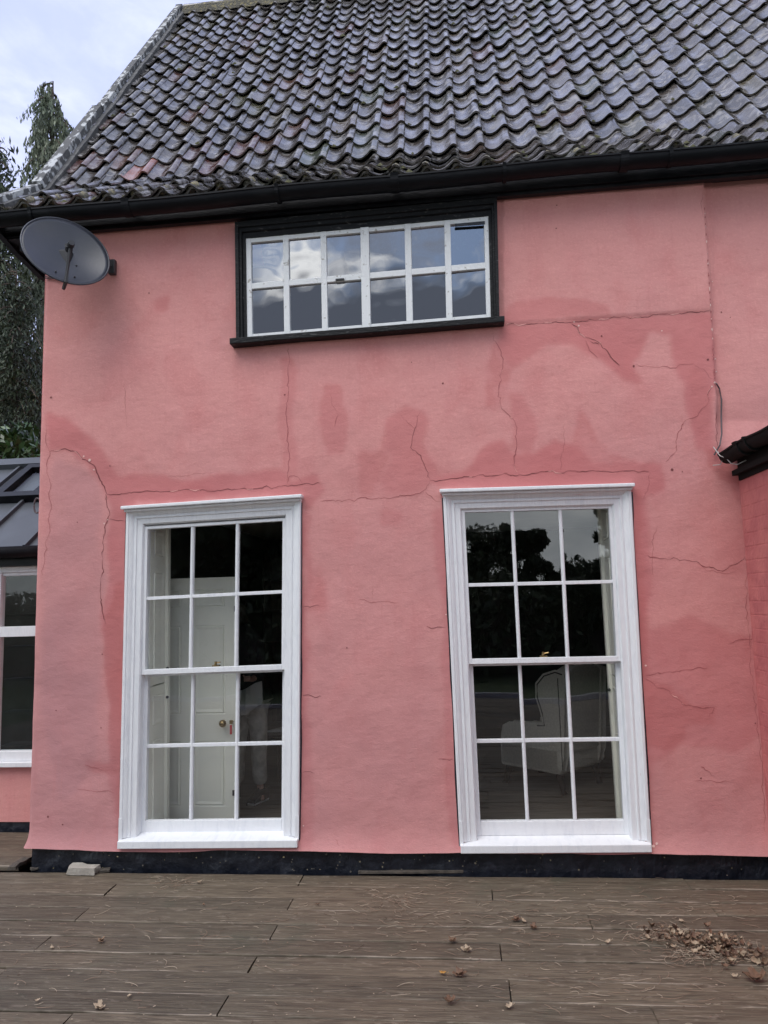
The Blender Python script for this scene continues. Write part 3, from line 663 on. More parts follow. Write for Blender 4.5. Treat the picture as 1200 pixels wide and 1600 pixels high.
# ---------------------------------------------------------------- windows
def quad_map(q, Y=0.0):
    c = [P(x, y, Y) for x, y in q]          # BL TL TR BR
    Wd = ((c[3]-c[0]).length+(c[2]-c[1]).length)/2; Ht = ((c[1]-c[0]).length+(c[2]-c[3]).length)/2
    def f(a_, y, b2):
        u, v = a_/Wd, b2/Ht
        p = (c[0]*(1-u)+c[3]*u)*(1-v)+(c[1]*(1-u)+c[2]*u)*v
        return (p.x, y, p.z)
    def inv_v(py, pxm, yy):
        p = P(pxm, py, yy); lo = f(Wd/2, 0, 0)[2]; hi = f(Wd/2, 0, Ht)[2]; return (p.z-lo)/(hi-lo)*Ht
    return f, Wd, Ht, inv_v
def sash_window(q, ys, pxm, label):
    f, Wd, Ht, iv = quad_map(q)
    w = empty('sash_window'); w.parent = house
    w['label'] = label
    # architrave sweep
    prf = [(0, .03), (0, -.016), (.004, -.020), (.018, -.020), (.021, -.014), (.030, -.012), (.040, -.006), (.048, .002), (.054, .003), (.056, -.002), (.064, -.002), (.067, .006), (.098, .008), (.103, .014), (.106, .05)]
    b = MB(); vs_ = []
    for d, y in prf: vs_ += [f(d, y, .05), f(d, y, Ht-d), f(Wd-d, y, Ht-d), f(Wd-d, y, .05)]
    fs = []
    for i in range(len(prf)-1):
        for k in range(3): fs.append((i*4+k, i*4+k+1, i*4+5+k, i*4+4+k))
    b.add(vs_, fs)
    b.box(0, .022, -.022, .02, 0.03, .17, f); b.box(Wd-.022, Wd, -.022, .02, 0.03, .17, f)
    a_ = b.build('architrave', MAT['white'], w)
    b = MB(); b.box(-.018, Wd+.014, -.062, .03, Ht-.006, Ht+.016, f); b.box(-.006, Wd+.004, -.040, .03, Ht-.022, Ht-.007, f)
    b.build('drip_cap', MAT['white'], w, bevel=.005)
    # sill with sloping top
    b = MB()
    def sb(x0, x1, y0, y1, z0, z1a, z1b):
        b.add([f(x0, y0, z0), f(x1, y0, z0), f(x1, y1, z0), f(x0, y1, z0), f(x0, y0, z1a), f(x1, y0, z1a), f(x1, y1, z1b), f(x0, y1, z1b)],
              [(0, 3, 2, 1), (4, 5, 6, 7), (0, 1, 5, 4), (1, 2, 6, 5), (2, 3, 7, 6), (3, 0, 4, 7)])
    sb(.004, Wd-.004, -.045, .20, -.004, .040, .082); b.build('sill', MAT['white'], w, bevel=.004)
    # frame lining behind the architrave
    b = MB(); J = .106
    b.box(J-.03, J, .02, .20, .06, Ht-.06, f); b.box(Wd-J, Wd-J+.03, .02, .20, .06, Ht-.06, f); b.box(J-.03, Wd-J+.03, .02, .20, Ht-.106, Ht-.07, f)
    b.build('window_frame', MAT['white'], w)
    gt, b1, m0, m1, b2_, gb, rb = [iv(y, pxm, yy) for y, yy in zip(ys, (.045, .045, .045, .045, .09, .09, .09))]
    # upper sash (outer)
    def sash(x0, x1, z0, z1, zb, y0, y1, name, rail_t, rail_b, st):
        b = MB(); bw = .021
        b.box(x0, x0+st, y0, y1, z0, z1, f); b.box(x1-st, x1, y0, y1, z0, z1, f)
        b.box(x0+st, x1-st, y0, y1, z1-rail_t, z1, f); b.box(x0+st, x1-st, y0-.002, y1, z0, z0+rail_b, f)
        gx0, gx1 = x0+st, x1-st; gw = gx1-gx0
        cs = [gx0+gw/3, gx0+2*gw/3]
        for c in cs:
            b.box(c-bw/2, c+bw/2, y0+.008, y1-.004, z0+rail_b, z1-rail_t, f)
            b.box(c-bw/4, c+bw/4, y0+.003, y0+.0081, z0+rail_b, z1-rail_t, f)
        b.box(gx0, gx1, y0+.006, y1-.006, zb-bw/2, zb+bw/2, f)
        s_ = b.build(name, MAT['white'], w, bevel=.002)
        xs_ = [gx0, cs[0]-bw/2, cs[0]+bw/2, cs[1]-bw/2, cs[1]+bw/2, gx1]; zs_ = [z0+rail_b, zb-bw/2, zb+bw/2, z1-rail_t]
        g = MB()
        for i in range(3):
            for j in range(2):
                t = [random.gauss(0, .0012) for _ in range(2)]
                e = .006; xa, xb, za, zb2 = xs_[2*i]-e, xs_[2*i+1]+e, zs_[2*j]-e, zs_[2*j+1]+e; yy = (y0+y1)/2+.002
                g.add([f(xa, yy-t[0]-t[1], za), f(xb, yy+t[0]-t[1], za), f(xb, yy+t[0]+t[1], zb2), f(xa, yy-t[0]+t[1], zb2)], [(0, 1, 2, 3)])
        g.build('panes', MAT['glass'], w)
    sash(J, Wd-J, m0, gt+.018, b1, .026, .064, 'upper_sash', .018, m1-m0, .020)
    b3 = MB()
    sash(J-.002, Wd-J+.002, rb, m0+.004, b2_, .070, .108, 'lower_sash', .020, gb-rb, .026)
    # staff bead
    # brass fitch fastener
    b = MB(); cx = Wd/2+.005; b.box(cx-.022, cx+.022, .066, .10, m1+.000, m1+.008, f); b.tube([f(cx-.004, .08, m1+.008), f(cx-.002, .08, m1+.03)], .009, 8); b.tube([f(cx, .08, m1+.02), f(cx+.03, .075, m1+.026)], .004, 6)
    b.build('sash_fastener', MAT['brass'], w)
    # dark open joint between architrave and plaster
    n = 60
    for side in (0, 1):
        b = MB()
        for i in range(n):
            v0, v1 = .03+(Ht-.06)*i/n, .03+(Ht-.06)*(i+1)/n
            w0 = .003+.008*float(vnoise(v0, side*7+Wd*31, 5)); w1 = .003+.008*float(vnoise(v1, side*7+Wd*31, 5))
            x = -0.001 if side == 0 else Wd+.001; sgn = -1 if side == 0 else 1
            yl = lambda X, Z: float(wall_y(*[f(X, 0, Z)[k] for k in (0, 2)]))-.003
            b.add([f(x-sgn*.004, yl(x, v0), v0), f(x+sgn*w0, yl(x, v0), v0), f(x+sgn*w1, yl(x, v1), v1), f(x-sgn*.004, yl(x, v1), v1)], [(0, 1, 2, 3)])
        b.build('open_joint', MAT['plinth'], w)
    return w
sash_window(WIN1, (821, 930, 1050, 1042, 1163, 1280, 1300), 335, 'left ground floor sash window, twelve panes, panelled door behind it')
sash_window(WIN2, (797, 911, 1035, 1027, 1156, 1281, 1303), 860, 'right ground floor sash window, twelve panes, armchair behind it')

# upper window: black frame, flaking white casement of twelve panes
w3 = empty('casement_window'); w3.parent = house; w3['label'] = 'upper window of twelve small panes in a flaking white casement and black frame'
f, Wd, Ht, iv = quad_map(WIN3)
fi, Wi, Hi, _ = quad_map([(387, 529), (385, 374), (763, 339), (767, 497)])
b = MB(); o = [f(0, 0, 0), f(0, 0, Ht), f(Wd, 0, Ht), f(Wd, 0, 0)]; i_ = [fi(0, 0, 0), fi(0, 0, Hi), fi(Wi, 0, Hi), fi(Wi, 0, 0)]
def lay(t, y): return [(a_[0]*(1-t)+c[0]*t, y, a_[2]*(1-t)+c[2]*t) for a_, c in zip(o, i_)]
rings = [lay(0, .06), lay(0, -.045), lay(.35, -.045), lay(.40, -.032), lay(.62, -.032), lay(.68, -.018), lay(1.0, -.018), lay(1.0, .06)]
vs_ = [q for r_ in rings for q in r_]
b.add(vs_, [(r_*4+k, r_*4+(k+1) % 4, r_*4+4+(k+1) % 4, r_*4+4+k) for r_ in range(len(rings)-1) for k in range(4)])
b.build('outer_frame', MAT['oldblack'], w3)
b = MB(); b.box(-.035, Wd+.03, -.075, .03, -.030, .010, f); b.build('sill', MAT['oldblack'], w3, bevel=.005)
b = MB(); b.box(.06, Wd-.12, -.012, .1, Ht+.002, Ht+.1, f); b.build('head_board', MAT['oldblack'], w3)
b = MB()
cols3 = [(.021, .156), (.180, .314), (.338, .480), (.515, .661), (.687, .822), (.847, .982)]
rows3 = [(.035, .485), (.545, .955)]
y0, y1 = -.012, .03
prev = 0
for k, (c0, c1) in enumerate(cols3+[(1.0, 1.0)]):
    yy = y0-.006 if k == 3 else y0
    b.box(prev*Wi, c0*Wi, yy, y1, 0, Hi, fi); prev = c1
for k, (r0, r1) in enumerate(((0, .035), (.485, .545), (.955, 1))):
    for (c0, c1) in cols3: b.box(c0*Wi, c1*Wi, y0+.002, y1-.002, r0*Hi, r1*Hi, fi)
b.build('casement', MAT['oldwhite'], w3, bevel=.0025)
g = MB(); k = 0
tilts = [(.5, .2), (-.4, -.3), (.9, .4), (-.6, .2), (.2, -.2), (-.9, .5), (.3, .3), (-.2, -.2), (.4, .1), (.1, 0), (-.3, .2), (1.0, .9)]
for r0, r1 in rows3:
    for c0, c1 in cols3:
        tx, tz = tilts[k]; k += 1; e = .004; sc = .003
        g.add([fi(c0*Wi-e, .008-(tx+tz)*sc, r0*Hi-e), fi(c1*Wi+e, .008+(tx-tz)*sc, r0*Hi-e), fi(c1*Wi+e, .008+(tx+tz)*sc, r1*Hi+e), fi(c0*Wi-e, .008+(-tx+tz)*sc, r1*Hi+e)], [(0, 1, 2, 3)])
g.build('panes', MAT['glass_upper'], w3)
b = MB(); b.box(.865*Wi, .985*Wi, -.016, -.012, .922*Hi, .95*Hi, fi); b.build('fanlight_gap', MAT['plinth'], w3)
b = MB(); b.box(.375*Wi, .41*Wi, -.022, -.011, .49*Hi, .505*Hi, fi); b.build('window_catch', MAT['darkmetal'], w3)

# ---------------------------------------------------------------- side wing on the right
WX = 1.665
b = MB(); b.box(WX, WX+.3, -2.4, .02, .0, 2.33)
rows = 28
for r_ in range(rows):   # painted brick courses in low relief
    z0 = .13+r_*.078; off = (.105 if r_ % 2 else 0); y = -1.2+off
    while y < -.02:
        y2 = min(y+.20, -.012)
        if y2-y > .03: b.box(WX-.0012-random.random()*.0006, WX+.01, y+.004, y2-.003, z0+.004, z0+.073)
        y += .21
b.box(WX-.02, WX+.3, -2.4, -.01, -.05, .12, mi=1)
b.build('side_wall', [MAT['pinkbrick'], MAT['plinth']], house, bevel=.001)
gutter((1.605, -2.4, 2.395), (1.600, -.045, 2.395), 'side_gutter', house, (-1, 0, 0), rad=.052, brackets=(.5, 1.2, 1.95, 2.08), mat='side_gutter')
b = MB(); b.box(1.655, 1.68, -2.4, -.03, 2.24, 2.40); b.box(1.62, 1.70, -2.4, -.03, 2.27, 2.2995)
b.build('side_fascia', MAT['side_gutter'], house)
b = MB(); b.add([(1.62, -2.4, 2.43), (1.62, -.02, 2.43), (3.0, -.02, 3.1), (3.0, -2.4, 3.1)], [(0, 3, 2, 1)]); b.add([(1.62, -2.4, 2.40), (1.62, -.02, 2.40), (3.0, -.02, 3.06), (3.0, -2.4, 3.06)], [(0, 1, 2, 3)])
b.build('side_roof', MAT['verge2'], house)

# ---------------------------------------------------------------- interior
FZ = .05
b = MB(); b.box(-2.5, 3.1, .20, 4.9, -.1, FZ); b.build('room_floor', MAT['roomfloor'], house)
b = MB(); b.box(-2.41, 2.39, .41, 4.59, 2.40, 2.419); b.box(-2.12+1.23, -.18, .401, .409, FZ, 2.39); b.box(1.01, 2.39, .401, .409, FZ, 2.39); b.build('bounce_ceiling', MAT['intwhite'], house)  # white ceiling and unseen front-wall linings, added to bounce daylight into the room
b = MB(); b.box(-2.49, 3.1, .20, 4.9, 2.42, 2.55)
b.box(-2.49, 3.1, 4.6, 4.9, FZ, 4.3); b.box(2.4, 2.6, .4, 4.6, FZ, 4.2); b.box(-2.49, -2.42, .4, 4.6, FZ, 4.2)
b.box(-2.42, 2.4, 1.2, 1.38, 2.28, 2.399)                # beam
# inner face of the front wall around the two openings
for x0, x1 in ((-2.49, -2.12), (-.90, -.17), (1.0, 2.4)): b.box(x0, x1, .06 if x0 > -1 and x1 < .5 else .06, .40, FZ, 2.42)
b.box(-2.12, -.90, .1, .40, 2.24, 2.42); b.box(-.17, 1.0, .1, .40, 2.24, 2.42)
b.box(-2.49, 3.1, .3, .34, 2.55, 3.2); b.box(-2.49, -1.5, .12, .3, 2.55, 4.14); b.box(.5, 3.1, .12, .3, 2.55, 4.14)
b.box(-2.0, 1.0, 1.6, 1.7, 2.55, 4.6)
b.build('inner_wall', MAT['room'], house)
def panelled(name, W_, H_, T_, panels, mat, parent, knob=None):
    """a joined leaf in its own local frame: x 0..W, z 0..H, front face y=0"""
    b = MB(); b.box(0, W_, 0.006, T_, 0, H_)
    xs_ = sorted({0, W_, *[p[0] for p in panels], *[p[1] for p in panels]}); zs_ = sorted({0, H_, *[p[2] for p in panels], *[p[3] for p in panels]})
    for xa, xb in zip(xs_[:-1], xs_[1:]):
        for za, zb in zip(zs_[:-1], zs_[1:]):
            mx_, mz = (xa+xb)/2, (za+zb)/2
            if any(p[0] < mx_ < p[1] and p[2] < mz < p[3] for p in panels): continue
            b.box(xa, xb, 0, .0061, za, zb)
    for (xa, xb, za, zb) in panels:
        e = .012; i1 = .032
        r1_ = [(xa, 0, za), (xb, 0, za), (xb, 0, zb), (xa, 0, zb)]; r2_ = [(xa+e, .0055, za+e), (xb-e, .0055, za+e), (xb-e, .0055, zb-e), (xa+e, .0055, zb-e)]
        r3 = [(xa+e+.004, -.004, za+e+.004), (xb-e-.004, -.004, za+e+.004), (xb-e-.004, -.004, zb-e-.004), (xa+e+.004, -.004, zb-e-.004)]
        i1 = min(.035, (xb-xa)*.3)
        r4 = [(xa+i1, .001, za+i1), (xb-i1, .001, za+i1), (xb-i1, .001, zb-i1), (xa+i1, .001, zb-i1)]
        b.add(r1_+r2_+r3+r4, [(q*4+k, q*4+(k+1) % 4, q*4+4+(k+1) % 4, q*4+4+k) for q in range(3) for k in range(4)]+[(12, 13, 14, 15)])
    return b.build(name, mat, parent)
def place(o, loc, rz): o.location = loc; o.rotation_euler = (0, 0, rz); return o
# six-panel door standing open just inside the left window
dl = P(371, 1130, .60); dW, dH = .72, 1.735
door = panelled('door', dW, dH, .04, [(.085, .315, 1.52, 1.655), (.085, .315, .78, 1.40), (.085, .315, .16, .60), (.405, .635, 1.52, 1.655), (.405, .635, .78, 1.40), (.405, .635, .16, .60)], MAT['intwhite'], house)
place(door, (dl.x-dW, .60, FZ+.012), 0)
door['label'] = 'white six panel door standing open inside the left window'
kz = P(349, 1130, .57).z-FZ-.012; kx = P(349, 1130, .57).x-(dl.x-dW)
def ball(c, r, mat, name, parent, sc=(1, 1, 1), seg=14):
    bm = bmesh.new(); bmesh.ops.create_uvsphere(bm, u_segments=seg, v_segments=seg//2+2, radius=r)
    for v in bm.verts: v.co = Vector((v.co.x*sc[0], v.co.y*sc[1], v.co.z*sc[2]))+Vector(c)
    for fc in bm.faces: fc.smooth = True
    me = bpy.data.meshes.new(name); bm.to_mesh(me); bm.free(); me.materials.append(mat); return link(bpy.data.objects.new(name, me), parent)
ball((kx, -.045, kz), .026, MAT['brass'], 'door_knob', door)
b = MB(); b.tube([(kx+.055, .0, kz+.008), (kx+.055, -.03, kz+.008)], .008); b.box(kx+.045, kx+.066, -.034, -.030, kz-.006, kz+.02); b.build('key', MAT['brass'], door)
b = MB(); b.box(kx+.048, kx+.062, -.036, -.032, kz-.075, kz-.012); b.build('key_tag', M('red_tag', (.5, .03, .05), .5), door)
b = MB(); b.tube([(dW-.028, -.004, .235), (dW-.028, -.004, .27)], .010); b.build('bolt', MAT['darkmetal'], door)
b = MB(); b.tube([(dW-.01, -.004, 1.49), (dW-.01, -.004, 1.53)], .009); b.build('hinge', MAT['darkmetal'], door)
# folding shutters lining the reveals
def shutter_pair(x, rz, label, H_=2.0):
    D_ = .27
    for z0, z1, ps in ((0.10, 1.055, [(.05, .22, .10, .62), (.05, .22, .70, .90)]), (1.065, 2.16, [(.05, .22, .08, .74), (.05, .22, .84, 1.02)])):
        s_ = panelled('shutter', D_, z1-z0, .025, ps, MAT['intwhite'], house); place(s_, (x, .125 if rz > 0 else .395, z0+.03), rz)
        s_['label'] = label
        ball((D_-.03 if rz > 0 else .03, -.02, (z1-z0)-.09 if z0 < 1 else .09), .010, MAT['darkmetal'], 'shutter_knob', s_)
    b = MB(); b.box(min(x, x)-.02, x+.02, .37, .41, FZ, 2.3); b.build('reveal_edge', MAT['intwhite'], house)
shutter_pair(P(205, 1300).x-.0+.055, R(90), 'panelled white shutter folded against the left reveal of the left window')
shutter_pair(.925, R(-90), 'panelled white shutter folded against the right reveal of the right window')

# bookcase at the back, seen through the right panes of the left window
bc = tag(empty('bookcase', (-1.25, 3.35, FZ)), 'dark bookcase full of books in the dim room behind the left window', 'bookcase')
mb_ = M('dark_wood', (.06, .045, .035), .5, (.035, .025, .02), 8, stretch=(6, 1, 1))
b = MB(); b.box(-.9, .9, .28, .30, 0, 2.1); b.build('back_panel', mb_, bc)
for x in (-.9, 0, .88):
    b = MB(); b.box(x, x+.02, 0, .28, 0, 2.1); b.build('upright', mb_, bc)
shz = [.05, .42, .78, 1.12, 1.46, 1.80]
for z in shz:
    b = MB(); b.box(-.88, .88, 0.005, .278, z, z+.02); b.build('shelf', mb_, bc)
bkm = [M('book_cloth', c, .7) for c in ((.10, .10, .10), (.16, .13, .10), (.05, .06, .09), (.12, .05, .05), (.22, .21, .19), (.05, .08, .06))]
for z, sn in zip(shz[1:5], ('second lowest', 'middle', 'second highest', 'highest')):
    x = -.34
    while x < .86:
        t = random.uniform(.028, .055)
        if -.03 < x+t and x < .03: x = .03
        h = random.uniform(.19, .29); d = random.uniform(.14, .2)
        b = MB(); b.box(0, t-.002, .0, d, 0, h); b.box(.003, t-.005, d-.0, d+.004, .003, h-.003)
        o = b.build('book', random.choice(bkm)); o.location = (-1.25+x, 3.35+.04, FZ+z+.0205)
        tag(o, 'dark spined book in the dim row on the %s shelf of the bookcase' % sn, 'book', 'books standing on the bookcase')
        x += t+.001+(random.uniform(.03, .12) if random.random() < .12 else 0)
# table with a pale cloth seen at the right edge of the left window
tl = P(436, 1140, 1.6)
tb = tag(empty('side_table', (tl.x+.25, 1.75, FZ)), 'small dark side table beside the bookcase in the dim room', 'table')
b = MB(); b.box(-.4, .4, -.3, .3, tl.z-FZ-.03, tl.z-FZ); b.build('tabletop', mb_, tb, bevel=.004)
for x in (-.36, .34):
    for y in (-.26, .24):
        b = MB(); b.tube([(x, y, tl.z-FZ-.03), (x, y, 0)], [.02, .014], 8); b.build('leg', mb_, tb)
b = MB(); th = tl.z+.001
vs_ = [(-.38, -.28, 0), (.36, -.22, .0), (.37, .22, .0), (-.05, .26, .0), (.36, -.22, .11), (.37, .22, .11)]
b.add([(tl.x+.25+x, 1.75+y, th+z) for x, y, z in vs_], [(0, 1, 2, 3), (0, 4, 5, 3), (1, 2, 5, 4), (0, 1, 4), (3, 5, 2)])
tag(b.build('folded_cloth', M('pale_cloth', (.5, .5, .48), .8)), 'pale folded cloth lying on the small table inside the left window', 'cloth')

# wing armchair behind the right window
A = G(880, 1243, FZ); Bp = G(796, 1226, FZ); Cp = G(939, 1223, FZ)
wv = (Cp-A).normalized(); fv = Vector((-wv.y, wv.x, 0))
cw, cdp = (Cp-A).length+.06, .62
ch = tag(empty('wing_armchair', A-wv*.03-fv*.03, math.atan2(wv.y, wv.x)), 'pale wing armchair with dark cabriole legs, its back turned, behind the right window', 'armchair')
fab = M('oatmeal_upholstery', (.60, .565, .50), .85, (.52, .49, .43), 60, bump=.3, bscale=200, bdist=.002)
piping = M('dark_piping', (.05, .045, .04), .8); legm = M('mahogany', (.018, .009, .007), .4)
b = MB(); b.box(0, cw, .02, cdp, .155, .36); b.build('seat_base', fab, ch, bevel=.025)
b = MB(); b.box(.09, cw-.09, .14, cdp+.01, .36, .46); b.build('cushion', fab, ch, bevel=.04)
b = MB(); n = 14; fr_, bk_ = [], []
for i in range(n+1):
    u = i/n; x = .015+(cw-.03)*u; top = .90+.10*math.sin(math.pi*u)**.8
    fr_.append((x, .13, top)); bk_.append((x, .0-.03*(1), top))
vs_ = []
for i in range(n+1):
    u = i/n; x = .015+(cw-.03)*u; top = .90+.10*math.sin(math.pi*u)**.8
    vs_ += [(x, 0.005, .30), (x, -.05, top), (x, .09, top-.01), (x, .14, .36)]
fs = [(i*4+k, i*4+(k+1) % 4, i*4+4+(k+1) % 4, i*4+4+k) for i in range(n) for k in range(4)]+[(0, 1, 2, 3), tuple(n*4+k for k in (3, 2, 1, 0))]
b.add(vs_, fs); b.build('backrest', fab, ch, bevel=.015)
for sx_ in (0, 1):
    b = MB(); X0 = 0 if sx_ == 0 else cw-.07
    pr = [(.0, .30), (-.045, .93), (.02, .945), (.13, .91), (.20, .84), (.205, .74), (.165, .62), (.15, .52), (.22, .515), (.50, .50), (.56, .47), (.58, .40), (.585, .2), (.03, .2)]
    k = len(pr); b.add([(X0, y, z) for y, z in pr]+[(X0+.07, y, z) for y, z in pr], [tuple(range(k)), tuple(range(2*k-1, k-1, -1))]+[(i, (i+1) % k, k+(i+1) % k, k+i) for i in range(k)])
    b.build('wing_and_arm', fab, ch, bevel=.02)
    b = MB(); xo = X0 if sx_ == 0 else X0+.07
    b.tube([(xo, y, z) for y, z in pr[1:9]], .006, 6); b.tube([(xo, .0, z) for z in (.2, .5, .9)], .004, 6); b.build('piping', piping, ch)
for x, y in ((.05, .06), (cw-.05, .06), (.05, cdp-.05), (cw-.05, cdp-.05)):
    b = MB(); b.tube([(x, y, .17), (x, y, .13), (x, y+(-.01 if y < .3 else .02), .08), (x, y+(-.02 if y < .3 else .03), .03), (x, y+(-.03 if y < .3 else .045), .0)], [.036, .034, .026, .020, .030], 10)
    b.build('leg', legm, ch, True)

# the person standing inside, half hidden by the door
pf = G(406, 1249, FZ)
per = tag(empty('person', (pf.x, pf.y, FZ)), 'person in dark jumper, grey trousers and trainers standing beside the open door inside', 'person')
def skin(name, nodes, edges, mat, parent, sub=2):
    me = bpy.data.meshes.new(name); me.from_pydata([n_[0] for n_ in nodes], edges, []); me.materials.append(mat)
    o = bpy.data.objects.new(name, me); link(o, parent)
    s_ = o.modifiers.new('skin', 'SKIN'); s_.use_smooth_shade = True
    for i, n_ in enumerate(nodes):
        r_ = n_[1]; me.skin_vertices[0].data[i].radius = (r_, r_) if not isinstance(r_, tuple) else r_
        me.skin_vertices[0].data[i].use_root = (i == 0)
    u = o.modifiers.new('sub', 'SUBSURF'); u.levels = sub; u.render_levels = sub; return o
S = .90
def sc_(p): return (p[0]*S, p[1]*S, p[2]*S)
skinm = M('skin', (.55, .33, .26), .5)
nodes = [((-.09, .02, .86), .10), ((-.09, .02, 1.05), .10), ((-.10, .01, 1.25), .12), ((-.11, 0, 1.38), .08), ((-.15, .02, 1.44), .048), ((-.20, -.0, 1.52), .07), ((-.23, -.01, 1.60), .078), ((-.235, .0, 1.66), .05),
         ((-.03, .0, 1.33), .045), ((.035, -.04, 1.10), .036), ((-.02, -.17, 1.06), .026), ((-.035, -.22, 1.08), .022),
         ((-.20, .0, 1.33), .045), ((-.27, .02, 1.08), .036), ((-.20, -.13, .98), .026), ((-.17, -.19, .98), .022),
         ((-.03, .0, .80), .075), ((.0, -.02, .47), .052), ((.0, .01, .12), .032), ((.02, -.03, .06), .03), ((.06, -.13, .035), .022),
         ((-.16, .03, .80), .075), ((-.20, .0, .47), .052), ((-.22, .04, .12), .032), ((-.22, 0, .06), .03), ((-.23, -.12, .035), .022)]
edges = [(0, 1), (1, 2), (2, 3), (3, 4), (4, 5), (5, 6), (6, 7), (3, 8), (8, 9), (9, 10), (10, 11), (3, 12), (12, 13), (13, 14), (14, 15), (0, 16), (16, 17), (17, 18), (18, 19), (19, 20), (0, 21), (21, 22), (22, 23), (23, 24), (24, 25)]
k = len(nodes)
for wi, (wx, wy, wz) in ((11, (-.035, -.22, 1.08)), (15, (-.17, -.19, .98))):
    for q in range(5):
        ox = -.028+.014*q; b0 = len(nodes)
        ln = (.03, .045, .05, .046, .036)[q]
        if q == 0: pts = [(wx-.028, wy-.01, wz+.01), (wx-.035, wy-.03, wz+.03)]
        else: pts = [(wx+ox, wy-.035, wz+.012), (wx+ox, wy-.035-ln*.5, wz-.002), (wx+ox, wy-.03-ln*.4, wz-.026)]
        for j, p_ in enumerate(pts):
            nodes.append((p_, .0085)); edges.append((wi if j == 0 else len(nodes)-2, len(nodes)-1))
skin('body', [(sc_(p_), r_*S) for p_, r_ in nodes], edges, skinm, per)
jm = M('dark_jumper', (.025, .025, .03), .9); tm = M('grey_trousers', (.68, .66, .61), .9, (.46, .45, .41), 12, bump=.8, bscale=9, bdist=.03)
skin('jumper', [(sc_(p_), r_*S) for p_, r_ in [((-.09, .02, .90), .125), ((-.09, .02, 1.05), .125), ((-.10, .01, 1.25), .145), ((-.13, .01, 1.42), .10), ((-.02, .0, 1.34), .08), ((.04, -.04, 1.11), .055), ((-.01, -.14, 1.07), .045), ((-.21, .0, 1.34), .065), ((-.28, .02, 1.08), .055), ((-.21, -.11, .98), .045), ((-.165, .01, 1.49), .10), ((-.20, .0, 1.53), .085)]],
     [(0, 1), (1, 2), (2, 3), (3, 4), (4, 5), (5, 6), (3, 7), (7, 8), (8, 9), (3, 10), (10, 11)], jm, per)
skin('trousers', [(sc_(p_), r_*S) for p_, r_ in [((-.09, .02, .90), .125), ((-.025, .0, .80), .10), ((.0, -.02, .62), .088), ((.005, -.03, .47), .078), ((.0, -.01, .3), .072), ((.005, .01, .12), .07), ((-.165, .03, .80), .10), ((-.20, 0, .47), .078), ((-.22, .04, .12), .07)]],
     [(0, 1), (1, 2), (2, 3), (3, 4), (4, 5), (0, 6), (6, 7), (7, 8)], tm, per)
skin('hair', [(sc_(p_), r_*S) for p_, r_ in [((-.225, .0, 1.61), .105), ((-.235, .0, 1.68), .08), ((-.19, .0, 1.52), .10)]], [(0, 1), (0, 2)], M('dark_hair', (.03, .02, .015), .7), per)
for q, (x, y, rz) in enumerate(((.035, -.05, -.35), (-.22, -.03, .1))):
    b = MB(); pr = [(.045, 0), (.045, .09), (-.02, .085), (-.09, .05), (-.14, .035), (-.15, .0)]
    mtx = Matrix.Translation((x*S, y*S, 0)) @ Matrix.Rotation(rz, 4, 'Z')
    k = 6; b.add([mtx @ Vector((-.035, y_, z_)) for y_, z_ in pr]+[mtx @ Vector((.035, y_, z_)) for y_, z_ in pr], [tuple(range(k)), tuple(range(2*k-1, k-1, -1))]+[(i, (i+1) % k, k+(i+1) % k, k+i) for i in range(k)])
    b.box(-.038, .038, -.155, .05, 0, .018, mat=mtx, mi=1)
    b.build('shoe', [jm, M('shoe_sole', (.6, .6, .6), .6)], per, bevel=.012)
# garment held in the hands
b = MB(); gx = -.05
cl = []
for i in range(7):
    for j in range(6):
        u, v = i/6, j/5; cl.append(((gx-.13+.27*u)*S, (-.24+.03*math.sin(u*7+v*2))*S, (1.0-.02-.22*v*(1-.25*abs(u-.5))+.05*u-.02*math.sin(u*5))*S))
b.add(cl, [(i*6+j, i*6+j+1, i*6+7+j, i*6+6+j) for i in range(6) for j in range(5)])
o = b.build('held_garment', M('grey_garment', (.6, .59, .56), .9)); o.location = (pf.x, pf.y, FZ); o.modifiers.new('so', 'SOLIDIFY').thickness = .012
tag(o, 'light grey folded garment held by the person inside the left window', 'garment')

# ================================================================ LEFT EXTENSION
EY = .77
ex = tag(empty('side_extension', (-3.4, EY, 0)), 'low pink extension left of the house with grey metal roof and white framed window', 'extension')
def EB(): return MB()
def eb(b, x0, x1, y0, y1, z0, z1, mi=0): b.box(x0+3.4, x1+3.4, y0-EY, y1-EY, z0, z1, mi=mi)
XR = -2.72; XF = -6.5
b = EB(); eb(b, XF, XR, EY, EY+.2, .07, .50); eb(b, XF, XF+.3, EY+.2, EY+2.6, 0, 2.0); eb(b, XF, XR, EY+2.4, EY+2.6, 0, 2.9); b.build('base_wall', MAT['pink'], ex)
b = EB(); eb(b, XF, XR, EY+.01, EY+.2, -.1, .069); b.build('plinth', MAT['plinth'], ex)
zt = P(0, 886, EY).z; z1 = P(0, 1178, EY).z; z2 = P(0, 993, EY).z; z3 = P(0, 982, EY).z; z0_ = P(0, 1197, EY).z
wn = empty('window', (0, 0, 0)); wn.parent = ex
b = EB(); eb(b, XF, XR, EY-.05, EY+.06, z0_, z0_+.035); eb(b, XF, XR, EY-.01, EY+.06, z0_+.036, z1+.02); b.build('sill', MAT['white'], wn, bevel=.004)
b = EB(); eb(b, XF, XR, EY-.005, EY+.06, z2-.012, z3+.012); eb(b, XF, XR, EY-.005, EY+.06, zt-.045, zt)
xv = P(2, 940, EY).x
for x in (xv-.06, xv-1.2, xv-2.3): eb(b, x, x+.055, EY-.004, EY+.058, z1+.02, zt-.045)
eb(b, xv+.0, XR, EY+.01, EY+.05, zt-.07, zt-.046)
b.build('frame', MAT['white'], wn, bevel=.003)
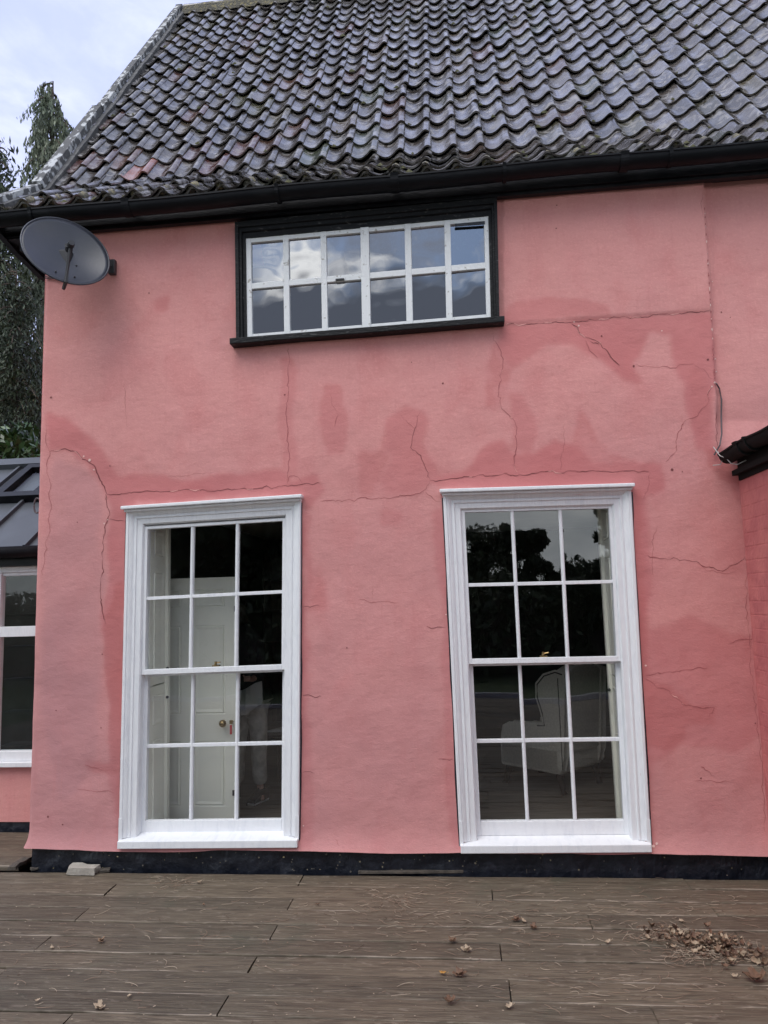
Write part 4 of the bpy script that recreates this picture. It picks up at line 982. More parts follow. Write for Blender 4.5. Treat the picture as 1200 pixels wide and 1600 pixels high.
b = EB(); eb(b, XF+.02, XR, EY+.025, EY+.03, z1, zt-.02); b.build('panes', MAT['glass_side'], wn)
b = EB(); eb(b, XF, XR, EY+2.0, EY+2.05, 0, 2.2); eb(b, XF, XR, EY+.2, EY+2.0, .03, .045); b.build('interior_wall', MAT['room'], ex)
b = EB()
for k in range(5): eb(b, -4.3, -2.95, EY+1.3, EY+1.5, .35+.3*k, .37+.3*k)
b.build('shelving', MAT['room'], ex)
eav = P(0, 858, EY-.08); top = P(0, 731, EY+1.2)
def rp(x, t, lift=0):
    y = (EY-.08)*(1-t)+(EY+1.2)*t; z = eav.z*(1-t)+top.z*t
    n_ = Vector((0, -(top.z-eav.z), 1.28)).normalized(); return (x+3.4, y-EY+n_.y*lift, z+n_.z*lift)
zinc = M('grey_metal_roof', (.085, .095, .11), .42, (.07, .078, .09), 4)
b = MB(); b.add([rp(XF, 0), rp(XR, 0), rp(XR, 1), rp(XF, 1), rp(XF, 0, -.03), rp(XR, 0, -.03), rp(XR, 1, -.03), rp(XF, 1, -.03)], [(0, 1, 2, 3), (7, 6, 5, 4), (0, 4, 5, 1), (3, 2, 6, 7)])
x = XR-.12
while x > XF:
    b.add([rp(x, 0, 0), rp(x+.022, 0, 0), rp(x+.022, 1, 0), rp(x, 1, 0), rp(x, 0, .03), rp(x+.022, 0, .03), rp(x+.022, 1, .03), rp(x, 1, .03)], [(0, 1, 5, 4), (4, 5, 6, 7), (0, 4, 7, 3), (1, 2, 6, 5)])
    x -= .42
b.add([rp(XF, .97, .0), rp(XR, .97, 0), rp(XR, .97, .05), rp(XF, .97, .05), rp(XR, 1.06, .05), rp(XF, 1.06, .05)], [(0, 1, 2, 3), (3, 2, 4, 5)])
rf = b.build('roof', zinc, ex)
b = MB(); xa, xb = -3.95, -3.0
for (a0, a1, t0, t1) in ((xa, xb, .50, .555), (xa, xb, .88, .93), (xa, xa+.07, .555, .88), (xb-.07, xb, .555, .88)):
    b.add([rp(a0, t0, .0), rp(a1, t0, 0), rp(a1, t1, 0), rp(a0, t1, 0), rp(a0, t0, .07), rp(a1, t0, .07), rp(a1, t1, .07), rp(a0, t1, .07)], [(0, 1, 5, 4), (4, 5, 6, 7), (1, 2, 6, 5), (2, 3, 7, 6), (3, 0, 4, 7)])
b.add([rp(xa+.07, .555, .04), rp(xb-.07, .555, .04), rp(xb-.07, .88, .04), rp(xa+.07, .88, .04)], [(0, 1, 2, 3)], 1)
b.build('skylight', [MAT['black'], MAT['glass_side']], rf)
b = EB(); eb(b, XF, XR, EY-.06, EY+.05, zt+.001, eav.z-.04); b.build('fascia', MAT['black'], ex)
b = MB(); b.tube([(XF+3.4, -.12, eav.z-.03), (XR+3.4, -.12, eav.z-.03)], .045, 12); b.build('gutter', MAT['gutter'], ex, True)
b = MB(); cc = P(58, 790, .5); b.tube([(cc.x+.02*math.cos(a_)*1.2, .5, cc.z+.055*math.sin(a_)) for a_ in [R(q) for q in range(60, 320, 20)]], .006, 6)
tag(b.build('cable_loop', MAT['cable']), 'black loop of cable hanging beside the left corner of the pink wall', 'cable')

# ================================================================ SATELLITE DISH
dc = P(104, 391, -.33)
vdir = (CAM-dc).normalized(); e_ = (UP*.955+RT*.30); e_ = (e_-vdir*e_.dot(vdir)).normalized()
nrm_ = (vdir*math.cos(R(49))+e_*math.sin(R(49))).normalized()
bot = (-e_+nrm_*e_.dot(nrm_)).normalized(); sidev = nrm_.cross(bot).normalized()
def _px(p_):
    d = p_-CAM; k = d.dot(FW); return 600+F*d.dot(RT)/k, 800-F*d.dot(UP)/k
_best = min(range(-60, 61), key=lambda q: math.dist(_px(dc+(bot*math.cos(R(q))+sidev*math.sin(R(q)))*.27), (104, 434)))
bot = (bot*math.cos(R(_best))+sidev*math.sin(R(_best))).normalized(); sidev = nrm_.cross(bot).normalized()
dish = tag(empty('satellite_dish', dc), 'grey satellite dish on a bracket under the eaves at the left corner', 'satellite dish')
b = MB(); nr, ns = 10, 48; Rd = .262; vs_ = []
for layer in (0, 1):
    for i in range(nr+1):
        r_ = Rd*i/nr
        for k in range(ns):
            a_ = 2*math.pi*k/ns; h = .055*(r_/Rd)**2-.055 - layer*.006
            vs_.append(bot*(math.cos(a_)*r_*1.06)+sidev*(math.sin(a_)*r_)+nrm_*h)
g_ = lambda l, i, k: l*(nr+1)*ns+i*ns+k % ns
fs = []
for l in (0, 1):
    for i in range(nr):
        for k in range(ns): fs.append((g_(l, i, k), g_(l, i+1, k), g_(l, i+1, k+1), g_(l, i, k+1)))
for k in range(ns): fs.append((g_(0, nr, k), g_(1, nr, k), g_(1, nr, k+1), g_(0, nr, k+1)))
b.add(vs_, fs); rf_ = b.build('reflector', MAT['dish'], dish, True)
b = MB(); b.tube([bot*(math.cos(a_)*Rd*1.06)+sidev*(math.sin(a_)*Rd)-nrm_*.003 for a_ in [2*math.pi*k/64 for k in range(65)]], .0055, 6); b.build('rim', MAT['dish'], dish, True)
for u, v in ((.06, .07), (.19, -.055), (.19, .055)):
    ball(tuple(bot*u+sidev*v+nrm_*(-.046 if u < .1 else -.022)), .006, MAT['darkmetal'], 'bolt', dish)
tip = dc*0 + bot*.02+nrm_*.20
# solve the tip so that it sits at the photo's position in front of the dish face
lnb = P(110, 384, -.43)-dc
b = MB(); st_ = bot*(Rd*1.06)+nrm_*(-.01)
b.tube([st_-nrm_*.05, st_+nrm_*.01, st_.lerp(lnb, .5)+Vector((0, 0, .0)), lnb], [.011, .012, .011, .010], 6); b.build('arm', MAT['darkmetal'], dish)
b = MB(); ld = (dc*0-lnb+bot*.05).normalized(); b.tube([lnb-ld*.035, lnb-ld*.01, lnb+ld*.02, lnb+ld*.045], [.018, .022, .018, .024], 10); b.box(-.03, -.005, -.01, .01, -.012, .012, mat=Matrix.Translation(lnb)); b.build('receiver_head', MAT['darkmetal'], dish)
wb = P(176, 418, -.02)-dc
b = MB(); b.box(-.022, .022, -.02, .015, -.05, .05, mat=Matrix.Translation(wb)); b.tube([wb+Vector((-.01, -.01, 0)), wb+Vector((-.05, -.10, -.01)), -nrm_*.10+bot*.08], .016, 8); b.box(-.05, .05, -.03, .03, -.05, .05, mat=Matrix.Translation(-nrm_*.08))
b.build('wall_bracket', MAT['darkmetal'], dish, bevel=.003)
b = MB()
for dz in (0, .012): b.tube([P(70, 432+dz*200, -.01), P(85, 434+dz*120, -.012), P(100, 436, -.02), P(125, 435, -.03), P(142, 431, -.08)], .0035, 6)
tag(b.build('dish_cable', MAT['cable']), 'thin dark cable running along the wall under the satellite dish', 'cable')
# cables on the right
b = MB(); b.tube([on_wall(1118, 600, .012), on_wall(1123, 608, .012), on_wall(1126, 625, .015), on_wall(1125, 650, .02), on_wall(1125, 680, .03), on_wall(1122, 697, .03), on_wall(1114, 712, .02)], .005, 6)
tag(b.build('wall_cable', MAT['cable']), 'dark cable hanging down the right edge of the wall to the small gutter', 'cable')
b = MB(); b.tube([on_wall(1112, 700, .03), on_wall(1117, 710, .05), P(1125, 712, -.09), P(1135, 716, -.12), P(1142, 724, -.14), P(1152, 726, -.16), P(1166, 719, -.18)], .003, 6); b.tube([on_wall(1117, 708, .05), on_wall(1124, 720, .06), on_wall(1122, 728, .04), on_wall(1112, 728, .02)], .0025, 6)
tag(b.build('loose_wire', MAT['paleCable']), 'pale loose wire twisted round the end of the small black gutter', 'wire')

# ================================================================ DECK AND GROUND
b = MB(); S_ = 1500
gm = M('garden_grass', (.035, .055, .02), .9, (.06, .08, .03), 2.0)
b.add([(-S_, -S_, -.35), (S_, -S_, -.35), (S_, S_, -.35), (-S_, S_, -.35)], [(0, 1, 2, 3)]); tag(b.build('ground', gm), kind='structure')
def deck_mat():
    m = bpy.data.materials.new('weathered_decking'); m.use_nodes = True; t = m.node_tree; b = t.nodes['Principled BSDF']
    c = N('ShaderNodeTexCoord', t)
    def noise(scale, det, st=(1, 1, 1), dist=0.):
        mp_ = N('ShaderNodeMapping', t); mp_.inputs['Scale'].default_value = st; t.links.new(c.outputs['Object'], mp_.inputs[0])
        n = N('ShaderNodeTexNoise', t); n.inputs['Scale'].default_value = scale; n.inputs['Detail'].default_value = det; n.inputs['Distortion'].default_value = dist
        t.links.new(mp_.outputs[0], n.inputs[0]); return n.outputs['Fac']
    def rng(v, a, z, lo=0., hi=1.):
        r = N('ShaderNodeMapRange', t); r.inputs['From Min'].default_value = a; r.inputs['From Max'].default_value = z
        r.inputs['To Min'].default_value = lo; r.inputs['To Max'].default_value = hi; t.links.new(v, r.inputs[0]); return r.outputs[0]
    def mix(f, a, bb, typ='MIX'):
        x = N('ShaderNodeMix', t, data_type='RGBA', blend_type=typ)
        if isinstance(f, float): x.inputs[0].default_value = f
        else: t.links.new(f, x.inputs[0])
        for s, q in ((6, a), (7, bb)):
            if isinstance(q, tuple): x.inputs[s].default_value = (*q, 1)
            else: t.links.new(q, x.inputs[s])
        return x.outputs[2]
    at = N('ShaderNodeAttribute', t, attribute_name='wood')
    sep = N('ShaderNodeSeparateColor', t); t.links.new(at.outputs['Color'], sep.inputs[0])
    base = mix(rng(noise(1.3, 5), .35, .65), (.145, .112, .076), (.118, .096, .067))
    base = mix(rng(noise(12, 9, (.35, 5, 1), 1.2), .42, .62), base, (.080, .060, .041))
    base = mix(rng(noise(14, 10, (.8, 3, 1), 1.6), .58, .68, 0, .6), base, (.24, .195, .15))
    x = N('ShaderNodeMix', t, data_type='RGBA', blend_type='MULTIPLY'); x.inputs[0].default_value = 1
    t.links.new(base, x.inputs[6]); g = N('ShaderNodeCombineColor', t)
    for i in range(3): t.links.new(sep.outputs[0], g.inputs[i])
    t.links.new(g.outputs[0], x.inputs[7])
    ed = N('ShaderNodeMath', t, operation='MULTIPLY'); t.links.new(sep.outputs[1], ed.inputs[0]); t.links.new(rng(noise(5, 6, (1, 3, 1)), .42, .6), ed.inputs[1])
    base = mix(ed.outputs[0], x.outputs[2], (.33, .27, .215))
    base = mix(rng(noise(3, 6, dist=.5), .60, .75, 0, .5), base, (.06, .068, .045))
    t.links.new(base, b.inputs['Base Color']); b.inputs['Roughness'].default_value = .62
    bb = N('ShaderNodeBump', t); bb.inputs['Strength'].default_value = .9; bb.inputs['Distance'].default_value = .009
    t.links.new(noise(30, 8, (.15, 3.5, 1), .4), bb.inputs['Height']); t.links.new(bb.outputs[0], b.inputs['Normal'])
    return m
MAT['deck'] = deck_mat()
bw_ = .1655; dv, df, dcw = [], [], []
JO = {0: [1070, 470], 1: [769, 166], 2: [452, 1110], 3: [120, 920], 4: [428, 1148], 5: [65, 781], 6: [401, 1180], 7: [10, 793], 8: [369, 1000], 9: [140, 799]}
def board(x0, x1, ya, yb, z, shade):
    n = max(2, int((x1-x0)/.11)); base = len(dv)
    cs = [(0, -.03, 0), (0, -.004, .35), (.004, 0, 1), (.018, .001, .75), (.035, .0014, 0), (.5, .002, 0), (1-.03, .001, 0), (1-.012, .0005, .25), (1-.003, -.001, .8), (1., -.005, .2), (1., -.03, 0)]
    tiltz = random.gauss(0, .0016); L_ = yb-ya; sh = random.uniform(0, 99)
    m_ = len(cs)
    for i in range(n+1):
        x = x0+(x1-x0)*i/n
        w = (float(vnoise(x, ya*7+sh, 1.5))-.5)*.008; ej = (float(vnoise(x, ya*3+sh, 11))-.5)*.011
        for (u, dz, e) in cs:
            y = ya+L_*u*(1)+(ej if u < .3 else -ej*.6)
            dv.append((x, y, z+dz+w*.5+tiltz*(u-.5)*3)); dcw.append((shade, e*(1. if float(vnoise(x, sh, .9)) > .42 else .3), 0, 1))
    for i in range(n):
        for k in range(m_-1): df.append((base+i*m_+k, base+(i+1)*m_+k, base+(i+1)*m_+k+1, base+i*m_+k+1))
    # end caps
    for i in (0, n):
        df.append((base+i*m_, base+i*m_+4, base+i*m_+6, base+i*m_+10))
for r_ in range(44):
    yb = -.03-bw_*r_; ya = yb-bw_+.010
    if r_ in JO: js = sorted(G(j, 1376+r_*20, 0).x for j in JO[r_])
    else:
        o_ = random.uniform(0, 2.2); js = [-3.2+o_, -.9+o_]
    js = [-6.4, -4.3+random.uniform(-.3, .3)]+[j for j in js if -3.9 < j < 3.4]+[3.1+random.uniform(-.2, .2), 5.5]
    for xa, xb in zip(js[:-1], js[1:]):
        if xb-xa < .1: continue
        board(xa+.003, xb-.003, ya, yb, random.gauss(0, .0015), random.uniform(.72, 1.22))
for r_ in range(5):     # boards running past the corner up to the extension
    yb = .74-(bw_-.004)*r_
    if yb-bw_ > -.03: board(-6.4, -2.86, yb-bw_+.01, yb, 0, random.uniform(.85, 1.1))
deck = np_mesh('deck', np.array(dv), np.array(df), MAT['deck'], None, False, ('wood', np.array(dcw))); tag(deck, kind='structure')
b = MB(); b.box(-6.4, 5.5, -7.3, -.05, -.30, -.045)
b.box(-6.4, -2.9, -.05, .76, -.30, -.045); tag(b.build('deck_void', MAT['plinth']), kind='structure')
# joist ends and battens at the foot of the wall
dw = M('grey_offcut', (.12, .10, .08), .8, (.07, .06, .05), 20, stretch=(1, 6, 1), bump=.5)
def batten(p0, p1, w, h, label, zb=0.0):
    p0, p1 = Vector(p0), Vector(p1); d = (p1-p0); L_ = d.length; b = MB()
    vs_ = []
    for u in (0, .33, .66, 1):
        j = random.gauss(0, .003)
        vs_ += [(L_*u, -w/2+j, 0), (L_*u, w/2+j, 0), (L_*u, w/2+j*.5, h), (L_*u, -w/2+j, h+j)]
    b.add(vs_, [(i*4+k, i*4+(k+1) % 4, i*4+4+(k+1) % 4, i*4+4+k) for i in range(3) for k in range(4)]+[(3, 2, 1, 0), (12, 13, 14, 15)])
    o = b.build('timber_offcut', dw, bevel=.002); o.location = (p0.x, p0.y, zb+.0035); o.rotation_euler = (0, 0, math.atan2(d.y, d.x)); return tag(o, label, 'timber')
batten(G(18, 1361), G(40, 1345), .05, .022, 'long dark timber offcut by the left corner of the black plinth')
batten(G(150, 1364), G(172, 1362), .035, .018, 'short dark timber offcut just right of the stone block')
batten(G(48, 1361), G(60, 1358), .03, .015, 'smallest dark timber offcut between the corner and the stone block')
batten(G(560, 1365.5), G(724, 1364.5), .03, .014, 'long thin timber batten along the wall between the two windows')
batten(G(822, 1364), G(829, 1364), .03, .026, 'small pale timber wedge against the plinth under the right window, left one')
batten(G(893, 1364), G(901, 1364), .03, .020, 'small pale timber wedge against the plinth under the right window, right one')
# stone block
bm = bmesh.new(); bmesh.ops.create_cube(bm, size=1); bmesh.ops.subdivide_edges(bm, edges=bm.edges[:], cuts=5, use_grid_fill=True)
for v in bm.verts:
    c = v.co; c.x *= .18; c.y *= .075; c.z *= .044
    c.z += .027
    nn = float(vnoise(c.x+c.z*.8, c.y+c.z*.9, 22)); c *= (.80+.34*nn); c.x += .012*math.sin(c.z*35)
me = bpy.data.meshes.new('stone_block'); bm.to_mesh(me); bm.free(); me.materials.append(M('pale_stone', (.40, .37, .32), .9, (.34, .31, .27), 18, bump=.8, bscale=60, bdist=.008))
stn = link(bpy.data.objects.new('stone_block', me)); q = G(132, 1364); stn.location = (q.x, q.y, .003); tag(stn, 'pale broken stone block lying at the foot of the black plinth', 'stone')
stn.location.y = min(q.y, -.045)

# leaves
lm = [M('dry_leaf', c, .7, c2, 25, bump=.4) for c, c2 in (((.24, .15, .095), (.15, .09, .055)), ((.44, .34, .24), (.30, .22, .15)), ((.18, .10, .06), (.11, .06, .04)), ((.50, .26, .06), (.36, .17, .05)))]
def leaf_pts(L_, curl, lobes, b, mtx, mi=0):
    n = 9; vs_ = []
    for i in range(n):
        u = i/(n-1); w = L_*.29*math.sin(math.pi*min(1, u*1.05+.02))**.7*(1+(.35*math.sin(u*math.pi*lobes) if lobes else 0))
        x = L_*(u-.5); z0 = curl*L_*.9*((u-.5)**2*2.2)
        vs_ += [(x, -w, z0+curl*w*1.2+.002+L_*.05*math.sin(u*19)), (x, 0, z0+.002), (x, w, z0+curl*w*.8+.002+L_*.06*math.sin(u*16+1))]
    b.add([mtx @ Vector(v) for v in vs_], [(i*3+k, i*3+k+1, i*3+4+k, i*3+3+k) for i in range(n-1) for k in (0, 1)], mi)
    b.add([mtx @ Vector(v) for v in [(-L_*.5, -.001, .003), (-L_*.85, 0, .012), (-L_*.85, .002, .012), (-L_*.5, .001, .003)]], [(0, 1, 2, 3)], mi)
LV = [(158, 1474, 0, .045, 'brown leaf lying on the deck boards toward the left'), (81, 1484, 1, .028, 'tiny pale leaf left of the brown leaf on the left of the deck'),
      (154, 1578, 1, .055, 'pale curled leaf at the bottom left of the deck'), (58, 1567, 1, .022, 'tiny white leaf scrap near the bottom left corner of the deck'),
      (202, 1560, 1, .028, 'small pale leaf right of the curled leaf at bottom left'), (312, 1381, 1, .032, 'pale leaf beside the needle tuft under the left window'),
      (730, 1489, 1, .055, 'large pale crumpled leaf in the middle of the deck'), (707, 1474, 0, .05, 'brown leaf just above the large pale leaf mid deck'),
      (692, 1524, 3, .035, 'small bright orange leaf on the deck'), (719, 1527, 2, .065, 'long dark red leaf right of the orange leaf'),
      (702, 1569, 2, .05, 'dark curled leaf upright at the bottom middle of the deck'), (795, 1578, 1, .038, 'pale leaf at the bottom, right of the dark curled leaf'),
      (808, 1441, 2, .05, 'red brown leaf with pale edge under the right window'), (819, 1443, 1, .035, 'pale leaf touching the red brown leaf under the right window'),
      (834, 1452, 2, .045, 'dark leaf right of the red brown and pale leaf pair'), (1065, 1442, 1, .035, 'pale leaf above the leaf pile'),
      (950, 1476, 1, .035, 'pale leaf left of the leaf pile'), (1148, 1529, 1, .03, 'small pale leaf below the leaf pile'), (1180, 1534, 2, .09, 'long brown curled leaf at the right edge of the deck'),
      (318, 1447-30, 0, .022, 'tiny brown leaf scrap below the left window'), (497, 1416, 2, .025, 'tiny dark leaf on the deck below the gap between the windows'), (1052, 1483, 1, .03, 'small pale leaf at the left end of the lower heap')]
for i, (x, y, k, L_, lab) in enumerate(LV):
    b = MB(); leaf_pts(L_, random.uniform(.3, .8), random.choice([0, 4, 5]), b, Matrix.Identity(4))
    if L_ > .04: leaf_pts(L_*.8, .8, 5, b, Matrix.Rotation(1.9, 4, 'Z') @ Matrix.Translation((.005, 0, .003)))
    o = b.build('dry_leaf', lm[k], None, True); q = G(x, y); o.location = (q.x, q.y, .006); o.rotation_euler = (random.uniform(-.15, .15), random.uniform(-.15, .15), random.uniform(0, 6.28)); o.modifiers.new('so', 'SOLIDIFY').thickness = .0012
    tag(o, lab, 'leaf', 'dry leaves scattered on the deck')
# leaf and needle heap near the right
b = MB()
for i in range(170):
    t = random.random(); cx, cy_ = (1010+130*t*1.0, 1462+12*t) if random.random() < .45 else (1075+110*t, 1478+22*t)
    q = G(cx+random.gauss(0, 12), cy_+random.gauss(0, 7)); 
    leaf_pts(random.uniform(.012, .042), random.uniform(.2, 1.6), random.choice([0, 4]), b, Matrix.Translation((q.x, q.y, .005+abs(random.gauss(0, .005)))) @ Matrix.Rotation(random.uniform(0, 6.3), 4, 'Z') @ Matrix.Rotation(random.gauss(0, .5), 4, 'X'), random.choice([0, 2, 1, 1, 0, 2]))
tag(b.build('leaf_pile', lm, None, True), 'drift of brown dead leaves on the right of the deck', 'leaf pile', kind='stuff')
# dead conifer twigs strewn over the boards
tw = [M('dead_twig', (.25, .17, .12), .8), M('pale_needle', (.40, .32, .24), .8), M('dark_twig', (.10, .065, .045), .8)]
b = MB()
def twig(px, py, L_, mi, an=None, rad=.0011):
    q = G(px, py); an = random.uniform(-.6, .6) if an is None else an; c = random.gauss(0, .9); pts = []; x, y = q.x, q.y
    z = .0065+random.random()*.004
    for i in range(5):
        pts.append((x, y, z+.002*math.sin(i+px))); x += math.cos(an)*L_/4; y += math.sin(an)*L_/4; an += c*.3+random.gauss(0, .12)
    b.tube(pts, [rad*.7, rad, rad, rad, rad*.5], 4, mi)
zones = [(275, 1380, 16, 8, 55), (610, 1412, 22, 8, 60), (625, 1442, 60, 10, 45), (640, 1390, 60, 12, 40), (840, 1430, 90, 14, 60), (760, 1468, 110, 14, 50), (1035, 1463, 28, 7, 190), (1110, 1492, 40, 8, 300), (1050, 1420, 50, 14, 26), (900, 1545, 120, 18, 46), (1090, 1540, 60, 30, 34), (860, 1400, 110, 18, 34), (300, 1440, 160, 40, 46), (500, 1480, 170, 60, 50), (620, 1400, 300, 20, 44), (1150, 1420, 30, 20, 14), (150, 1520, 120, 50, 30)]
for zx, zy, sx_, sy2, n in zones:
    for i in range(n):
        x, y = random.gauss(zx, sx_), random.gauss(zy, sy2)
        if not (-20 < x < 1230 and 1372 < y < 1610): continue
        dense = n/(sx_*sy2) > .1
        twig(x, y, random.uniform(.02, .07) if dense else random.uniform(.02, .09), random.choices([0, 1, 2], [5, 3, 2])[0], random.uniform(-3.1, 3.1) if dense else random.gauss(0, .45))
tag(b.build('twig_litter', tw), 'dead conifer twigs and needles strewn over the deck boards', 'twigs', kind='stuff')
b = MB()      # small crumbs
for i in range(420):
    x, y = random.uniform(0, 1200), 1368+232*random.random()**1.2; q = G(x, y); r_ = random.uniform(.0015, .005)
    b.add([(q.x+r_*math.cos(a_)*random.uniform(.6, 1.3), q.y+r_*math.sin(a_)*random.uniform(.6, 1.3), .0065+.001*(k % 2)) for k, a_ in enumerate((0, 1.3, 2.5, 3.8, 5))], [(0, 1, 2, 3, 4)], random.choice([0, 1, 1, 2]))
tag(b.build('debris_crumbs', tw), 'tiny crumbs of leaf and bark scattered on the deck', 'debris', kind='stuff')

# ================================================================ TREES
def leaf_cards(centres, normals_bias, size, aspect, mat, name, parent, droop=0.0):
    """one small bent leaf (two triangles) per centre"""
    n = len(centres); d = RNG.normal(size=(n, 3)); d[:, 2] -= droop; d /= np.linalg.norm(d, axis=1)[:, None]
    s2 = RNG.normal(size=(n, 3)); s2 -= (s2*d).sum(1)[:, None]*d; s2 /= np.linalg.norm(s2, axis=1)[:, None]
    L_ = (size*(.6+.8*RNG.random(n)))[:, None]; W_ = L_*aspect
    v = np.stack([centres-d*L_*.5, centres+s2*W_*.5, centres+d*L_*.5, centres-s2*W_*.5], 1).reshape(-1, 3)
    q = np.arange(n*4).reshape(n, 4)
    sh = np.repeat(.55+.9*RNG.random(n), 4); c = np.stack([sh, sh, sh*.95, np.ones_like(sh)], 1)
    return np_mesh(name, v, q, mat, parent, False, ('var', c))
def fol(name, a_, b2): return M(name, a_, .6, b2, 1.2, lo=.35, hi=.65, attr='var')
F_dark = fol('dark_conifer_foliage', (.028, .045, .026), (.045, .062, .030))
F_weep = fol('weeping_conifer_foliage', (.11, .14, .095), (.15, .17, .12))
F_laurel = fol('laurel_foliage', (.030, .070, .022), (.055, .11, .035)); F_laurel.node_tree.nodes['Principled BSDF'].inputs['Roughness'].default_value = .35
F_garden = fol('garden_tree_foliage', (.035, .05, .02), (.05, .07, .028))
F_yel = fol('yellowing_foliage', (.16, .10, .025), (.10, .08, .03))
bark = M('bark', (.11, .085, .065), .9, (.06, .045, .035), 12, bump=.8)
def conifer(name, base, height, prof_, nbr, drp, leaf, mat, label, dens=120, lean=(0, 0), group=None, spread=.16, lower=0.0):
    t = tag(empty(name, base), label, 'tree', group)
    b = MB(); hh = [0, .25, .5, .75, 1.0]
    tr = [Vector((lean[0]*u**2+.1*math.sin(u*5), lean[1]*u**2, height*u)) for u in hh]
    b.tube(tr, [height*.018*(1.06-u) for u in hh], 8)
    pts = []
    for i in range(nbr):
        u = lower+(1-lower)*(i+random.random())/nbr; c = Vector((lean[0]*u**2+.1*math.sin(u*5), lean[1]*u**2, height*u)); an = random.uniform(0, 6.283)
        Lb = prof_(u)*random.uniform(.55, 1.1); segs = []
        for k in range(6):
            w = k/5; segs.append(c+Vector((math.cos(an)*Lb*w, math.sin(an)*Lb*w, Lb*(.28*w-drp*w*w))))
        b.tube(segs, [.012*height/8*(1-.8*k/5)+.004 for k in range(6)], 4)
        if drp > 1:
            for j in range(int(dens*.09)):
                w = .15+.85*random.random()**.7; k = min(4, int(w*5)); p = segs[k].lerp(segs[k+1], w*5-k); ln = random.uniform(.25, .95); sxx, syy = random.gauss(0, .07), random.gauss(0, .07)
                for q in range(int(ln*34)):
                    v = q/(ln*34); pts.append((p.x+sxx*v*2+random.gauss(0, .022), p.y+syy*v*2+random.gauss(0, .022), p.z-ln*v))
            continue
        for j in range(int(dens*(.25+Lb/max(prof_(.1), .1)))):
            w = random.random()**.6; k = min(4, int(w*5)); p = segs[k].lerp(segs[k+1], w*5-k)
            hang = abs(random.gauss(0, 1))*spread*(1+drp*1.5)
            pts.append((p.x+random.gauss(0, spread*.55), p.y+random.gauss(0, spread*.55), p.z-hang*(.5+drp)+random.gauss(0, spread*.2)))
    b.build('trunk', bark, t)
    leaf_cards(np.array(pts), None, leaf, .30 if drp > .5 else .36, mat, 'crown', t, droop=(4 if drp > 1 else 1.6) if drp > .5 else .3)
    return t
# weeping conifer whose top shows above the verge: tip near photo (100,128)
YT = 7.5
tip_ = P(92, 126, YT); conifer('weeping_conifer', (tip_.x-.02, YT, -.35), tip_.z+.35, lambda u: 1.55*(1-u)**.42+.08, 84, 1.05, .10, F_weep, 'tall weeping conifer with hanging grey green branches behind the house', dens=190, spread=.15, lower=.35)
# dark conifers at the left edge
p = P(30, 235, 6.0); conifer('dark_conifer', (p.x-.25, 6.0, -.35), p.z+.55, lambda u: 1.5*(1-u)**.7+.15, 150, .95, .12, F_dark, 'dark dense conifer at the left, in front of the weeping one', dens=230, spread=.2)
p = P(-60, 240, 7.0); conifer('dark_conifer', (p.x-.3, 7.2, -.35), p.z+.2, lambda u: 1.5*(1-u)**.6+.2, 120, .8, .13, F_dark, 'dark conifer at the far left edge, half out of the picture', dens=200, spread=.22)
p = P(52, 420, 4.6); conifer('dark_conifer', (p.x-.15, 4.6, -.35), p.z+.35, lambda u: .8*(1-u)**.6+.15, 120, .8, .07, F_dark, 'shortest dark conifer, nearest the corner of the house under the eaves', dens=330, spread=.13)
p = P(70, 330, 9.5); conifer('dark_conifer', (p.x+.3, 10.0, -.35), p.z+.3, lambda u: 1.7*(1-u)**.6+.2, 100, .6, .2, F_dark, 'dark conifer farthest back, low behind the corner of the eaves', dens=220, spread=.26)
def bush(name, base, rad, height, n, leaf, mat, label, cat='shrub', group=None, asp=.42, trunk=True, clumps=26):
    t = tag(empty(name, base), label, cat, group); b = MB(); pts = []
    for i in range(clumps):
        an = random.uniform(0, 6.283); rr = rad*math.sqrt(random.random())*.85; hz = height*(.25+.72*random.random())
        rr *= math.sqrt(max(.06, 1-((hz/height-.5)/.56)**2))
        c = Vector((math.cos(an)*rr, math.sin(an)*rr, hz))
        th_ = min(height, 2.0 if rad > .6 else .5)/2; b.tube([(0, 0, 0), (c.x*.35, c.y*.35, hz*.55), c], [.03*th_, .016*th_, .004], 5)
        cr_ = rad*random.uniform(.16, .36)
        q = RNG.normal(size=(n//clumps, 3)); q /= np.linalg.norm(q, axis=1)[:, None]; q *= (RNG.random(n//clumps)**.4)[:, None]*cr_*np.array([1, 1, .75])
        pts.append(q+np.array(c))
    b.build('trunk', bark, t); leaf_cards(np.vstack(pts), None, leaf, asp, mat, 'crown', t); return t
p = P(20, 690, 3.4); bush('laurel_bush', (p.x-.1, 3.4, -.35), .85, p.z+.35+.35, 4200, .13, F_laurel, 'glossy green laurel bush rising behind the grey metal roof')
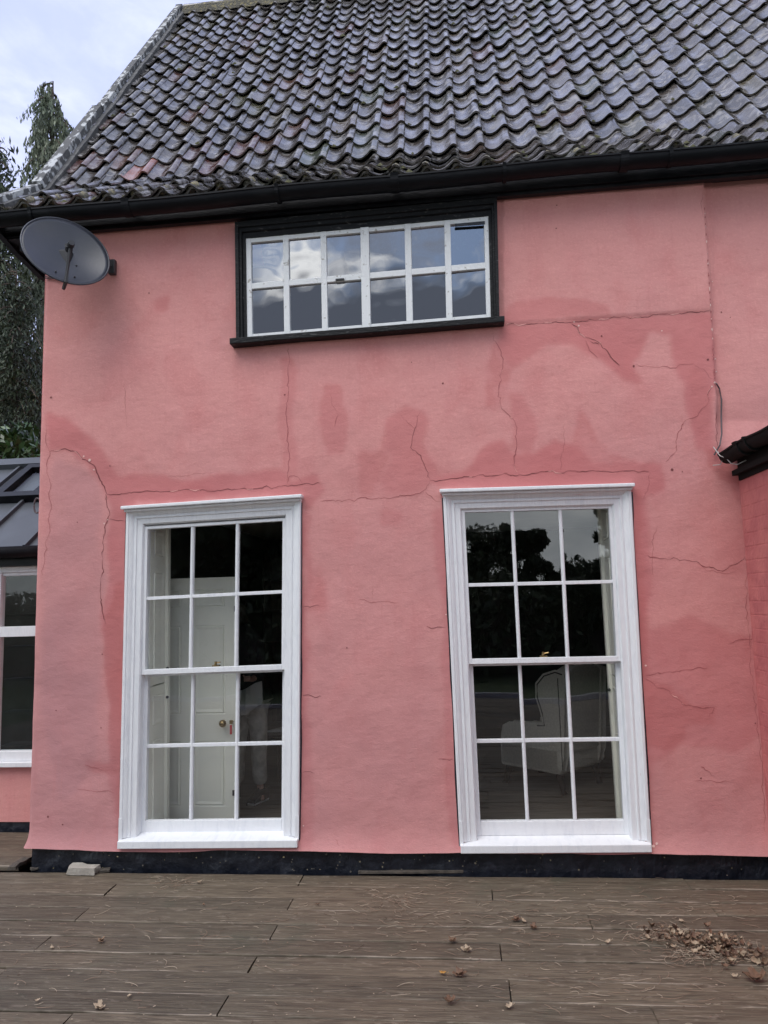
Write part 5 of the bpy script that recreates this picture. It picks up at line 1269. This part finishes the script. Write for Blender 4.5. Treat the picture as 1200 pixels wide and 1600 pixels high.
p = P(25, 515, 5.0); bush('yellowing_bush', (p.x, 5.2, -.35), .5, p.z+.3, 900, .07, F_yel, 'thin yellowing shrub among the dark conifers at the left')
# garden behind the viewer, seen mirrored in the panes
def vm(px, py, Y):
    q = P(px, py, Y); return Vector((q.x, -Y, q.z))
gardens = [(735, 843, 16, 1.3, 14000, 'rounded garden tree seen mirrored at the left of the right window'), (783, 826, 18, .7, 8000, 'slim spiky garden tree seen mirrored between the first two columns of panes'),
           (838, 812, 15, .85, 14000, 'broad leafy garden tree seen mirrored in the middle top pane'), (950, 772, 13, .8, 14000, 'tall garden tree seen mirrored in the right top pane'), (900, 872, 17, 1.4, 9000, 'low garden tree seen mirrored under the sky gap'),
           (430, 640, 17, 3.4, 30000, 'large garden tree seen mirrored in the left window'), (270, 660, 19, 3.4, 30000, 'tall dense garden tree mirrored at the left of the left window'), (560, 740, 19, 1.9, 12000, 'wide garden tree across the lawn, facing the wall between the two tall windows'), (1060, 700, 16, 2.0, 9000, 'garden tree behind the tall one, farther right'),
           (350, 680, 22, 4.2, 26000, 'broadest garden tree, standing behind the two tall ones')]
for (x, y, Y, r_, n, lab) in gardens:
    q = vm(x, y, Y); bush('garden_tree', (q.x, q.y, -.35), r_, q.z+.35, n, .13 if x > 600 else .24, F_garden, lab, 'tree', 'garden trees behind the viewer', clumps=60 if x > 600 else 90)
b = MB(); hb = []
for i in range(30000):
    hb.append((random.uniform(-14, 14), -14.5+random.gauss(0, .8), -.35+2.25*random.random()**.8+.25*math.sin(i)))
hd = tag(empty('garden_hedge', (0, 0, 0)), 'long dark hedge across the garden, seen mirrored in the panes', 'hedge')
leaf_cards(np.array(hb), None, .24, .4, F_garden, 'foliage', hd)
b = MB(); b.box(-14, 14, -14.9, -14.3, -.35, 1.6); b.build('woody_core', bark, hd)
# low rail at the far edge of the deck
b = MB(); b.box(-6.4, 5.5, -7.42, -7.34, .0, .07); b.box(-6.4, 5.5, -7.40, -7.36, -.30, .0); tag(b.build('deck_kerb', M('pale_kerb', (.4, .4, .4), .8)), kind='structure')
